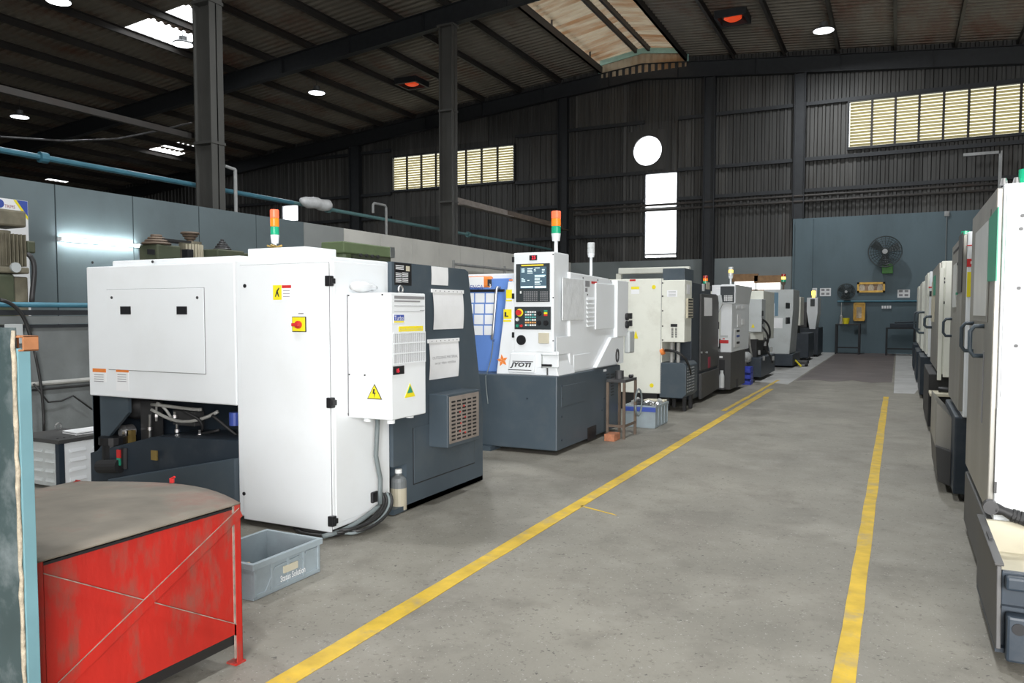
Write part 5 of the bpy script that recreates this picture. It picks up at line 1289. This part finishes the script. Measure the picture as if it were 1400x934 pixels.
# ================================================================ OLD MACHINES BEHIND THE FIRST LATHE
# vertical mill
XM = -11.0; p = onX(20, 350, XM); ym0 = onX(-40, 350, XM).y; ym1 = onX(37, 350, XM).y
ml = thing('milling_machine', (XM-.3, (ym0+ym1)/2, 0), 'dusty olive upright mill with finned motor before the poster', 'machine')
z = lambda py: onX(18, py, XM).z
box('pulley_cover', 'dusty_beige', ml, XM-.45, XM+.02, ym0, ym1, z(310), z(287), .03)
mt = MB().cyl((XM-.2, (ym0+ym1)/2, z(372)), (XM-.2, (ym0+ym1)/2, z(316)), .24, n=20).build('motor', 'dusty_beige', ml)
fin = MB()
for i in range(13):
    yy = ym0+.05+(ym1-ym0-.1)*i/12; fin.box(XM-.1, XM+.06, yy-.006, yy+.006, z(364), z(320))
fin.build('cooling_fins', 'dusty_beige', mt)
box('motor_flange', 'dusty_beige', ml, XM-.4, XM+.05, ym0+.02, ym1, z(374), z(365), .02)
MB().cyl((XM+.05, ym0+(ym1-ym0)*.72, z(366)), (XM+.09, ym0+(ym1-ym0)*.72, z(366)), .07, n=14).build('hand_knob', 'grey_paint', ml)
box('head', 'machine_green', ml, XM-.45, XM+.03, ym0-.1, onX(19, 390, XM).y, .9, z(375), .03)
box('column', 'dusty_beige', ml, XM-.5, XM-.02, onX(20, 390, XM).y, onX(40, 390, XM).y, .3, z(378), .02)
box('knee', 'machine_green', ml, XM-.5, XM+.3, ym0, ym1, 0, .9, .03)
MB().tube(bez((XM+.02, ym1-.02, z(345)), (XM+.05, ym1+.15, z(355)), (XM+.02, ym1+.05, z(380)), (XM, ym1+.04, z(420)), 8), .035, 8).build('hose', 'dark_steel', ml, smooth=True)
p = onX(46, 335, XM); box('switch_box', 'machine_green', ml, XM-.05, XM+.05, ym1-.02, p.y, p.z-.12, p.z+.05, .02)
# pillar drills with stepped pulleys
def pulley(mb, c, r, n=4, up=True, h=.05):
    for i in range(n):
        rr = r*(1-.2*(i if not up else n-1-i)); z0 = c.z+i*h
        mb.cyl((c.x, c.y, z0), (c.x, c.y, z0+h*.4), rr*.9, rr, n=20).cyl((c.x, c.y, z0+h*.4), (c.x, c.y, z0+h*.9), rr, rr*.9, n=20)
    return mb
XD = -8.9
d1 = thing('pillar_drill', (XD, 7.4, 0), 'old drill with belt driven stepped pulleys behind the white rear cover', 'machine')
c_ = onX(214, 335, XD); pulley(MB(), c_, .19, 4, False, .035).build('pulley', 'brown_steel', d1)
q = onX(260, 331, XD); pulley(MB(), q, .13, 4, True, .035).build('pulley', 'brown_steel', d1)
MB().box(XD-.12, XD-.10, c_.y, q.y, c_.z+.055, c_.z+.085).box(XD+.10, XD+.12, c_.y, q.y, c_.z+.055, c_.z+.085).build('belt', 'black_rubber', d1)
box('head_casting', 'machine_green', d1, XD-.2, XD+.16, onX(204, 345, XD).y, onX(236, 345, XD).y, 1.6, c_.z-.0, .02)
patchX('vent_plate', 'black_plastic', d1, 201, 341, 211, 348, XD+.16, .01)
mo_ = MB().cyl((XD, q.y, 1.6), (XD, q.y, q.z-.0), .15, n=20).build('motor', 'dusty_beige', d1)
f_ = MB()
for i in range(9): a_ = -1.0+i*.25; f_.box(XD+.13*math.cos(a_), XD+.17*math.cos(a_)+.004, q.y+.16*math.sin(a_)-.005, q.y+.16*math.sin(a_)+.005, 1.7, q.z-.04)
f_.build('cooling_fins', 'beige_plastic', mo_)
box('terminal_box', 'black_plastic', d1, XD+.08, XD+.2, q.y-.22, q.y-.12, 1.75, q.z-.12, .01)
MB().cyl((XD-.1, (c_.y+q.y)/2, 0), (XD-.1, (c_.y+q.y)/2, 1.9), .09, n=16).build('pillar', 'machine_green', d1)
box('foot_plate', 'machine_green', d1, XD-.35, XD+.35, c_.y-.15, q.y+.15, 0, .12, .02)
d2 = thing('pillar_drill', (XD, 9.0, 0), 'old green drill with one dark cone pulley behind the white rear cover', 'machine')
c_ = onX(304, 342, XD); pulley(MB(), c_, .13, 5, False, .032).build('pulley', 'dark_steel', d2)
box('head_casting', 'machine_green', d2, XD-.2, XD+.14, onX(288, 348, XD).y, onX(325, 348, XD).y, 1.5, c_.z, .02)
box('motor_mount', 'machine_green', d2, XD-.2, XD+.10, onX(325, 348, XD).y, onX(341, 348, XD).y, 1.5, c_.z-.02, .02)
MB().cyl((XD-.05, c_.y+.15, 0), (XD-.05, c_.y+.15, 1.6), .09, n=16).build('pillar', 'machine_green', d2)
box('foot_plate', 'machine_green', d2, XD-.35, XD+.35, c_.y-.1, c_.y+.45, 0, .12, .02)
# olive radial arm behind
XR_ = -8.6
ra = thing('radial_drill', (XR_, onX(512, 345, XR_).y, 0), 'olive green radial drill arm showing over the big lathe', 'machine')
ya_, yb_ = onX(470, 345, XR_).y, onX(540, 345, XR_).y
box('arm', 'olive_paint', ra, XR_-.5, XR_, ya_, yb_, onX(512, 350, XR_).z, onX(512, 335, XR_).z, .02)
box('arm_rib', 'machine_green', ra, XR_-.4, XR_-.03, ya_+.3, yb_-.1, onX(512, 356, XR_).z-.15, onX(512, 350, XR_).z)
MB().cyl((XR_-.25, ya_+.3, 0), (XR_-.25, ya_+.3, onX(512, 350, XR_).z), .17, n=18).build('column', 'olive_paint', ra)
box('end_cap', 'bright_steel', ra, XR_, XR_+.01, yb_-.16, yb_-.02, onX(512, 350, XR_).z, onX(512, 335, XR_).z)
for i in range(4): MB().cyl((XR_+.0, ya_+.45+i*.17, onX(512, 351, XR_).z), (XR_+.04, ya_+.45+i*.17, onX(512, 351, XR_).z), .03, n=8).build('bolt', 'dark_steel', ra)

# ================================================================ FOREGROUND LEFT
# louvred stabiliser box
Yb = 4.25; cB = onY(80, 602, Yb)
lb = thing('stabiliser_box', (cB.x-.2, Yb+.3, 0), 'white louvred steel box with dark top behind the red table', 'stabiliser')
xb1 = cB.x; zt = cB.z; xb0 = onY(20, 620, Yb).x; yb1 = onX(150, 620, xb1).y
for xx in (xb0, xb1-.05):
    for yy in (Yb, yb1-.05): box('corner_post', 'navy_paint', lb, xx, xx+.05, yy, yy+.05, 0, zt-.036)
box('top', 'taupe_paint', lb, xb0-.01, xb1+.01, Yb-.01, yb1, zt-.035, zt, .004)
s1 = box('side_panel', 'grey_paint', lb, xb0+.05, xb1-.05, Yb+.008, Yb+.02, .03, zt-.04, .004)
s2 = box('side_panel', 'white_paint', lb, xb1-.02, xb1-.006, Yb+.05, yb1-.05, .03, zt-.04, .004)
for i in range(5):
    zz = .07+i*.085
    for (a_, w_) in ((.10, .15), (.32, .15)):
        MB().prism([(xb1-.006, zz), (xb1+.008, zz), (xb1-.006, zz+.03)], 'y', Yb+a_, Yb+a_+w_).build('louvre', 'white_paint', s2)
    for (a_, w_) in ((.08, .11), (.24, .11)):
        MB().prism([(Yb+.008, zz), (Yb-.006, zz), (Yb+.008, zz+.03)], 'x', xb1-a_-w_, xb1-a_).build('louvre', 'grey_paint', s1)
for i in range(9): MB().cyl((xb1-.09+.0*i, Yb+.05+i*.06, zt), (xb1-.09, Yb+.05+i*.06, zt+.003), .009, n=8).build('vent_hole', 'black_plastic', lb)
p = onZ(80, 588, zt); MB().tube([(p.x, p.y+.028*math.cos(i*math.pi/6), zt+.035+.03*math.sin(i*math.pi/6)) for i in range(12)], .007, 6, True).build('eye_bolt', 'bright_steel', lb)
t = MB()
for i in range(2): t.prism([(xb1-.32, Yb+.25), (xb1-.08, Yb+.22), (xb1-.06, Yb+.62), (xb1-.30, Yb+.64)], 'z', zt+.004+.016*i, zt+.012+.016*i)
tag(t.build('papers', 'paper'), 'loose pale sheets lying on the louvred steel box', 'papers')
for i, q in enumerate((((0, 410), (22, 414), (36, 430), (44, 470)), ((47, 480), (54, 510), (60, 545), (60, 590)))):
    P_ = [onX(*v, XW+.075) for v in q]; tag(MB().tube(bez(*P_, 10), .014 if i else .02, 8).build('hanging_cable', 'cable_black', smooth=True), ('black cable arching down behind the teal screen', 'thin black cable dropping down the low grey wall')[i], 'cable')
P_ = [onX(x, y, XW+.07) for x, y in ((46, 525), (66, 550), (84, 548), (100, 541), (126, 560))]
tag(MB().tube(P_, .010, 6).build('wall_cable', 'cable_black', smooth=True), 'thin black cable sagging along the low grey wall', 'cable')
a, b, z0, z1 = rX(6, 443, 31, 470, XW+.05)
tag(MB().box(XW+.05, XW+.06, a, b, z0, z1).build('bracket_plate', 'grey_paint', bevel=.01), 'pale steel plate fixed to the low wall behind the teal screen', 'plate')

# red steel table
pf = onZ(335, 905); XT = pf.x-.01; YT1 = pf.y; ZT = onX(338, 686, XT).z
rt = thing('red_table', (XT-.55, 1.9, 0), 'scratched red steel table with dusty grey top', 'table')
YT0 = 1.585; XT0 = XT-1.12
def leg(x, y):
    MB().box(x-.035, x, y-.005, y, .0, ZT).box(x-.005, x, y-.035, y, .0, ZT).build('leg', 'red_paint', rt, .002)
    box('foot', 'red_paint', rt, x-.05, x+.008, y-.05, y+.008, 0, .008)
for xx in (XT, XT0+.04):
    for yy in (YT1, YT0+.04): leg(xx, yy)
zlo = onX(335, 862, XT).z
box('side_panel', 'red_paint', rt, XT-.010, XT-.006, YT0, YT1-.005, zlo, ZT-.018)
box('end_panel', 'red_paint', rt, XT0+.03, XT-.01, YT1-.012, YT1-.006, zlo, ZT-.02)
box('end_panel', 'red_paint', rt, XT0+.03, XT-.01, YT0+.006, YT0+.012, zlo, ZT-.02)
box('side_panel', 'red_paint', rt, XT0+.006, XT0+.010, YT0, YT1-.005, zlo, ZT-.02)
box('bottom_rail', 'black_plastic', rt, XT-.05, XT-.011, YT0, YT1-.01, zlo-.045, zlo)
box('gap_strip', 'black_plastic', rt, XT-.03, XT-.004, YT0, YT1-.03, ZT-.018, ZT-.008)
def brace(p0, p1, off, w=.045):
    a_ = onX(*p0, XT); b_ = onX(*p1, XT); d = Vector((b_.y-a_.y, b_.z-a_.z)).normalized(); n_ = Vector((-d.y, d.x))
    A, B = Vector((a_.y, a_.z)), Vector((b_.y, b_.z))
    br = MB().prism([tuple(A-n_*w/2), tuple(B-n_*w/2), tuple(B+n_*w/2), tuple(A+n_*w/2)], 'x', XT-.006, XT-.001+off).build('cross_brace', 'red_paint', rt)
    for s in (1,):
        MB().prism([tuple(A+n_*(s*w/2-.002)), tuple(B+n_*(s*w/2-.002)), tuple(B+n_*(s*w/2+.0015)), tuple(A+n_*(s*w/2+.0015))], 'x', XT-.002+off, XT-.0002+off).build('scuffed_edge', 'scuff_edge', br)
brace((50, 792), (330, 863), 0); brace((60, 962), (329, 700), .003)
MB().box(XT-.006, XT-.001, YT1-.045, YT1-.036, .03, ZT).build('leg_seam', 'scuff_edge', rt)
# buckled top sheet
tp = MB(); nx, ny = 12, 14
for i in range(nx+1):
    for j in range(ny+1):
        u, v_ = i/nx, j/ny
        X_ = XT0+.02+(XT-XT0-.02)*u; Y_ = YT0+(YT1-YT0)*v_+.16*math.sin(math.pi*min(1, (1-u)*1.05))*v_
        Z_ = ZT+.004+.018*math.sin(math.pi*u)*math.sin(math.pi*v_)-.008*(1-u)
        tp.v.append((X_, Y_, Z_))
for i in range(nx):
    for j in range(ny): tp.f.append((i*(ny+1)+j, (i+1)*(ny+1)+j, (i+1)*(ny+1)+j+1, i*(ny+1)+j+1))
o = tp.build('table_top', 'dusty_sheet', rt, smooth=True); sm = o.modifiers.new('solid', 'SOLIDIFY'); sm.thickness = .006
p = onZ(235, 660, ZT)
MB().cyl((p.x, p.y, ZT), (p.x, p.y, ZT+.02), .012, n=8).cyl((p.x-.012, p.y, ZT+.015), (p.x+.02, p.y, ZT+.03), .006, n=6).build('wing_bolt', 'label_red', rt)

# teal screen panel at the photographer's left hand
XS = -2.45; ys0 = onX(30, 690, XS).y; ys1 = onX(48.5, 690, XS).y; zs1 = onX(38, 476, XS).z
sc = thing('steel_screen', (XS-.4, ys0, 0), 'teal painted steel screen with pale blue edge and crusty bead', 'screen')
xq = onY(24, 690, ys0).x
box('face_sheet', 'screen_teal', sc, XS-.85, XS-.016, ys0, ys0+.01, .04, onY(10, 448, ys0).z)
box('edge_strip', 'strip_blue', sc, XS-.03, XS, ys0+.002, ys1, .0, zs1, .002)
pts = [(XS-.010+.0015*math.sin(i*1.9), ys0-.004+.0015*math.cos(i*2.7), .02+i*(onY(24, 452, ys0).z-.02)/30) for i in range(31)]
MB().tube(pts, [.006+.002*math.sin(i*2.3)**2 for i in range(31)], 8).build('sealant_bead', 'sealant', sc, smooth=True)
box('back_frame', 'screen_teal', sc, XS-.85, XS-.03, ys1-.012, ys1, .04, zs1)
for xx in (XS-.75, XS-.15): box('foot', 'frame_steel', sc, xx, xx+.05, ys0-.2, ys0+.02, 0, .04)
zz = onX(40, 480, XS).z; h_ = onX(40, 459, XS).z-zz; w_ = .034
m = MB(); y_a, y_b = ys0+.004, ys0+.004+.062
m.box(XS-.10, XS+.006, y_a, y_b, zz, zz+.006).box(XS-.10, XS+.006, y_a, y_b, zz+h_-.006, zz+h_).box(XS-.10, XS-.094, y_a, y_b, zz, zz+h_).box(XS, XS+.006, y_a+.012, y_b, zz, zz+h_)
m.build('rusty_bracket', 'rust_orange', sc, .002)

# grey crate with lettering
a = onZ(346, 825); b = onZ(435, 781); xk = (a.x+b.x)/2; hk = onX(437, 736, xk).z
ck = crate('plastic_crate', xk-.42, xk, a.y+.02, b.y, hk, 'crate_grey', 'grey plastic crate lettered Status Solution by the red table')
w_ = b.y-a.y
p0 = onX(382, 805, xk); text('lettering', 'label_white', ck, 'Status Solution', (xk+.010, a.y+w_*.38, .045), .036, 'X', w_*.36, bold=.01)
box('label_plate', 'beige_plastic', ck, xk, xk+.009, a.y+w_*.44, a.y+w_*.64, .085, .125)
MB().prism([(a.y+.10, .02), (a.y+.13, .02), (a.y+.19, hk-.07), (a.y+w_*.66, hk-.06), (a.y+w_*.72, hk-.09), (a.y+w_*.8, hk-.05), (b.y-.03, hk-.05), (b.y-.03, hk-.042), (a.y+w_*.78, hk-.042), (a.y+w_*.72, hk-.078), (a.y+w_*.67, hk-.05), (a.y+.18, hk-.06)], 'x', xk, xk+.007).build('moulded_rib', 'crate_grey', ck)
sw_ = MB(); random.seed(3)
for i in range(260):
    c_ = Vector((xk-.39+.35*random.random(), a.y+.05+(w_-.08)*random.random()**2*.9, 0)); c_.z = .02+.10*random.random()*max(0, 1-(c_.y-a.y-.05)/(w_*.7))
    d = Vector((random.uniform(-1, 1), random.uniform(-1, 1), random.uniform(-.4, .4)))*.016
    sw_.cyl(c_-d, c_+d, .005, n=5)
t = sw_.build('metal_swarf', 'swarf'); tag(t, 'loose metal swarf in the crate lettered Status Solution', 'swarf', kind='stuff')
t = MB().tube([(xk-.05, a.y+.035, .02+.03*i) for i in range(7)], .012, 8).build('yellow_strap', 'gold_frame'); tag(t, 'yellow strap standing in the crate lettered Status Solution', 'strap')

# ================================================================ RIGHT ROW OF MACHINING CENTRES
XF = .45
def d_handle(parent, Y, z0, z1, X, r=.013, out=.07):
    MB().tube([(X+.01, Y, z0), (X-out*.7, Y, z0), (X-out, Y, z0+.03), (X-out, Y, z1-.03), (X-out*.7, Y, z1), (X+.01, Y, z1)], r, 8).build('handle', 'charcoal_paint', parent, smooth=True)
def patchA(name, m, parent, x0, y0, x1, y1, X, t=.006, bevel=0):      # aisle face of the right row looks towards -X
    a, b, c, d = rX(x0, y0, x1, y1, X); return box(name, m, parent, X-t, X, a, b, c, d, bevel)
def centre(Y0, Yd, Y1_, zt, lab, zbase, base='navy_paint', front='white_paint', side='steel', base_out=.08):
    t = thing('machining_centre', (XF+1.1, (Y0+Y1_)/2, 0), lab, 'machine')
    box('enclosure', front, t, XF+.03, XF+2.2, Y0, Y1_, zbase, zt, .012)
    sd = box('aisle_door', side, t, XF, XF+.03, Y0+.015, Yd, zbase+.05, zt-.02, .006)
    box('base', base, t, XF-base_out, XF+2.1, Y0+.05, Y1_-.05, .06, zbase, .012)
    for xx in (XF+.1, XF+1.8):
        for yy in (Y0+.2, Y1_-.3): MB().cyl((xx, yy, 0), (xx, yy, .07), .05, n=12).build('levelling_foot', 'black_rubber', t)
    return t, sd
# -- nearest
yR1 = onX(1357, 460, XF).y; yR1b = onX(1325, 460, XF).y
zR1 = onX(1367, 247, XF).z
r1, s1 = centre(yR1, yR1b, yR1b+.05, zR1, 'tall white machining centre with green stripe, torque hose and chip bin', .42, 'taupe_paint', base_out=0)
patchA('window', 'door_glass', s1, 1334, 312, 1351, 432, XF, .008, .002)
patchA('window_frame', 'steel', s1, 1333, 300, 1353, 440, XF, .004, .002)
ya_, yb_ = onX(1366, 300, XF).y, onX(1354, 300, XF).y
MB().prism([(ya_+.01, onX(1366, 283, XF).z), (yb_, onX(1355, 298, XF).z), (yb_, onX(1354, 384, XF).z), (ya_+.01, onX(1363, 384, XF).z)], 'x', XF-.006, XF).build('green_stripe', 'label_green', s1)
yh = onX(1345, 465, XF).y; d_handle(s1, yh, onX(1345, 487, XF).z, onX(1345, 446, XF).z, XF)
yh = onX(1331, 460, XF).y; d_handle(s1, yh, onX(1331, 480, XF).z, onX(1331, 442, XF).z, XF)
patchA('door_gap', 'ink_grey', s1, 1343, 480, 1344.5, 580, XF, .003)
YFf = yR1
for (x0, y0, x1, y1) in ((1361, 560, 1440, 668),):
    a, b, z0, z1 = rY(x0, y0, x1, y1, YFf); box('access_panel', 'white_paint', r1, a, b, YFf-.008, YFf, z0, z1, .003)
a, b, z0, z1 = rY(1372, 262, 1450, 545, YFf); box('front_door', 'white_paint', r1, a, b, YFf-.008, YFf, z0, z1, .004)
screws(r1, [onY(1398, 295, YFf-.008), onY(1396, 313, YFf-.008), onY(1393, 394, YFf-.008), onY(1389, 473, YFf-.008)], 'Y', .010)
for py in (666, 662): pass
p = onY(1361, 664, YFf-.01); box('hinge', 'dark_steel', r1, p.x-.006, p.x+.006, YFf-.016, YFf-.008, p.z-.04, p.z+.02)
for px in (1373, 1390):
    p = onY(px, 246, YFf+.05); MB().cyl((p.x, YFf+.06, zR1), (p.x, YFf+.06, zR1+.035), .02, .012, n=10).build('lifting_bolt', 'bright_steel', r1)
p = onY(1397, 240, YFf+.1); MB().cyl((p.x+.02, YFf+.1, zR1), (p.x+.02, YFf+.1, zR1+.03), .04, n=16).cyl((p.x+.02, YFf+.1, zR1+.03), (p.x+.02, YFf+.1, zR1+.08), .035, n=16).build('lamp_base', 'lens_green', r1)
# chip bin on the coolant tank at its front
XTk = onZ(1360, 915).x; yk0 = onZ(1372, 917).y; yk1 = yR1-.012
ztk = onX(1362, 772, XTk).z; zrear = onX(1340, 712, XTk).z
tank = thing('chip_bin', (XTk+.5, (yk0+yk1)/2, 0), 'dark coolant tank with open beige lined chip tray before the white machining centre', 'chip bin')
prof = [(yk0, .09), (yk1, .09), (yk1, zrear), (yk0+.06, ztk)]
MB().prism(prof, 'x', XTk, XTk+.02).build('side_wall', 'taupe_paint', tank, .004)
MB().prism(prof, 'x', XTk+.95, XTk+.97).build('side_wall', 'taupe_paint', tank, .004)
zf = ztk-.02
box('front_wall', 'navy_paint', tank, XTk+.02, XTk+.95, yk0+.05, yk0+.08, .09, zf, .004)
box('rear_wall', 'beige_plastic', tank, XTk+.02, XTk+.95, yk1-.03, yk1, .09, zrear-.01)
box('tray_floor', 'beige_plastic', tank, XTk+.02, XTk+.95, yk0+.08, yk1-.03, zf-.16, zf-.14)
box('bottom', 'navy_paint', tank, XTk+.0, XTk+.97, yk0+.02, yk1-.02, .07, .09)
MB().prism([(yk1, zrear), (yk1, zrear+.012), (yk0+.05, ztk+.012), (yk0+.05, ztk)], 'x', XTk-.008, XTk+.028).build('rim', 'taupe_paint', tank, .003)
pr = [(yk0+(yk1-yk0)*.5, 0), (yk0+(yk1-yk0)*.62, 0)]
zm = ztk+(zrear-ztk)*.55
MB().box(XTk+.004, XTk+.018, yk0+(yk1-yk0)*.45, yk0+(yk1-yk0)*.60, zm+.006, zm+.02).build('rim_slot', 'black_plastic', tank)
box('front_rail', 'navy_paint', tank, XTk+.03, XTk+.95, yk0+.0, yk0+.05, zf-.07, zf-.01, .012)
bk = box('pump_bracket', 'navy_paint', tank, XTk+.035, XTk+.125, yk0-.03, yk0+.05, .05, .25, .012)
MB().cyl((XTk+.08, yk0-.029, .20), (XTk+.08, yk0-.034, .20), .026, n=16).build('bracket_hole', 'black_plastic', bk)
box('front_lip', 'navy_paint', tank, XTk+.02, XTk+.95, yk0+.02, yk0+.05, zf-.16, zf-.145)
for xx in (XTk+.16, XTk+.85):
    for yy in (yk0+.10, yk1-.12):
        MB().box(xx-.02, xx+.02, yy-.02, yy+.02, .03, .08).cyl((xx-.03, yy, .035), (xx+.03, yy, .035), .035, n=12).build('castor', 'black_rubber', tank)
P_ = [onY(x, y, yk1-.10) for x, y in ((1354, 693), (1362, 696), (1372, 699), (1385, 705), (1402, 712), (1440, 722))]
hs = MB().tube([v for v in P_], [.028, .032, .022, .03, .03, .03], 12)
ht = hs.build('torque_hose', 'black_rubber', smooth=True); tag(ht, 'black ribbed hose with fitting leaning over the chip tray', 'hose')
m = MB()
for i in range(10):
    c_ = P_[3].lerp(P_[5], i/10); d = (P_[5]-P_[3]).normalized()*.006; m.cyl(c_-d, c_+d, .035, n=12)
oo = m.build('ribs', 'black_rubber', ht)
MB().cyl(P_[0]+Vector((0, -.03, 0)), P_[0]+Vector((0, .03, 0)), .036, n=14).build('fitting', 'dark_steel', ht)

# -- second
yR2 = onX(1315, 400, XF).y; yR2b = onX(1300.5, 400, XF).y; zR2 = onX(1318, 316, XF).z
r2, s2 = centre(yR2, yR2b, yR2b+.1, zR2, 'white machining centre with red and yellow blocks on its front', .70, 'navy_paint', base_out=.02)
a0, b0, z0, z1 = rY(1318, 355, 1328, 365, yR2)
for (y0, y1, m_) in ((354, 365, 'label_red'), (372, 406, 'label_yellow'), (335, 336.5, 'label_red')):
    a, b, z0, z1 = rY(1316, y0, 1328, y1, yR2); box('colour_block', m_, r2, a+.03, b+.4, yR2-.004, yR2, z0, z1)
a, b, z0, z1 = rY(1317, 357.5, 1327, 361, yR2); box('colour_block', 'label_white', r2, a+.05, b+.2, yR2-.006, yR2-.004, z0, z1)
patchA('window', 'taupe_paint', s2, 1311, 322, 1316, 400, XF, .006); patchA('door_window', 'door_glass', s2, 1304, 362, 1308, 420, XF, .008)
for py in (341, 361): patchA('slot', 'ink', s2, 1304, py, 1311, py+3, XF, .004)
patchA('indicator', 'label_green', s2, 1308, 400, 1309.5, 403, XF, .01)
yh = onX(1300, 447, XF).y-.2; d_handle(s2, yR2b-.25, onX(1300, 459, XF).z, onX(1300, 436, XF).z, XF)
MB().prism([(XF-.14, .38), (XF+.0, .22), (XF+.0, .62), (XF-.14, .78)], 'y', yR2+.45, yR2b+.1).build('chip_chute', 'steel', r2, .006)
MB().prism([(XF-.12, .10), (XF-.02, .06), (XF-.02, .36), (XF-.14, .40)], 'y', yR2+.35, yR2b+.15).build('chute_base', 'taupe_paint', r2, .006)
p = onY(1302, 345, yR2b); MB().cyl((XF+.1, yR2b-.1, zR2), (XF+.1, yR2b-.1, zR2+.02), .05, n=12).cyl((XF+.1, yR2b-.1, zR2+.02), (XF+.1, yR2b-.1, zR2+.12), .04, n=12).build('signal_lamp', 'lens_green', r2)
# -- third
yR3 = onX(1281.5, 450, XF).y; yR3b = onX(1273, 450, XF).y; zR3 = onX(1281, 361, XF).z
r3, s3 = centre(yR3, yR3b, yR3b+.1, zR3, 'cream white machining centre with a torch lying on its tray', .75, 'black_rubber', 'cream_paint')
for (x0, y0, x1, y1) in ((1283, 366, 1289, 520), (1291, 358, 1303, 516)):
    a, b, z0, z1 = rY(x0, y0, x1, y1, yR3); box('door', 'cream_paint', r3, a, b, yR3-.02, yR3, z0, z1, .006)
for py in (381, 386, 414, 442): screws(r3, [onY(1290, py, yR3)], 'Y', .02)
patchA('window', 'beige_plastic', s3, 1274, 385, 1278, 440, XF, .006); patchA('green_stripe', 'label_green', s3, 1276.5, 378, 1279, 404, XF, .008)
d_handle(s3, yR3b-.3, onX(1275, 448, XF).z, onX(1275, 433, XF).z, XF, .02, .1)
a, b, z0, z1 = rY(1270, 534, 1290, 541, yR3-.3)
box('tray', 'beige_plastic', r3, XF-.08, XF+.9, yR3-.45, yR3, z0, z0+.04, .008)
MB().cyl((XF+.02, yR3-.3, z0+.08), (XF+.4, yR3-.32, z0+.08), .035, .03, n=12).build('torch_body', 'black_plastic', r3)
MB().cyl((XF+.18, yR3-.36, z0+.08), (XF+.18, yR3-.33, z0+.08), .03, n=12).build('torch_lens', 'lens_clear', r3)
box('tray_post', 'black_rubber', r3, XF-.02, XF+.8, yR3-.4, yR3-.02, .06, z0, .01)
# -- farther ones
yR4 = onX(1266.5, 450, XF).y
r4, s4 = centre(yR4, yR4+1.6, yR4+1.7, onX(1266, 375, XF).z, 'white machining centre with a narrow red band, fourth along the row', .75, 'navy_paint', side='cream_paint')
a, b, z0, z1 = rY(1267, 392, 1273, 394, yR4); box('colour_block', 'label_red', r4, a+.03, b+.1, yR4-.006, yR4, z0, z1)
a, b, z0, z1 = rY(1268, 398, 1273, 405, yR4); box('screen_panel', 'panel_dark', r4, a+.03, b+.1, yR4-.01, yR4, z0, z1)
d_handle(s4, yR4+1.3, 1.15, 1.55, XF, .022, .12)
yR5 = onX(1259.5, 450, XF).y
r5, s5 = centre(yR5, yR5+1.8, yR5+1.9, onX(1259, 387, XF).z, 'plain pale machining centre, fifth along the row', .7, 'navy_paint', 'cream_paint', 'cream_paint')
d_handle(s5, yR5+1.3, 1.15, 1.55, XF, .022, .12)
a, b, z0, z1 = rY(1261, 392, 1265, 470, yR5); box('door', 'cream_paint', r5, a+.05, b+.3, yR5-.02, yR5, z0, z1, .006)
yR6 = onX(1254.3, 450, XF).y
r6, s6 = centre(yR6, yR6+1.6, yR6+1.8, onX(1254, 393, XF).z, 'pale machining centre at the far end beside the dark table', .7, 'navy_paint', 'cream_paint', 'cream_paint')
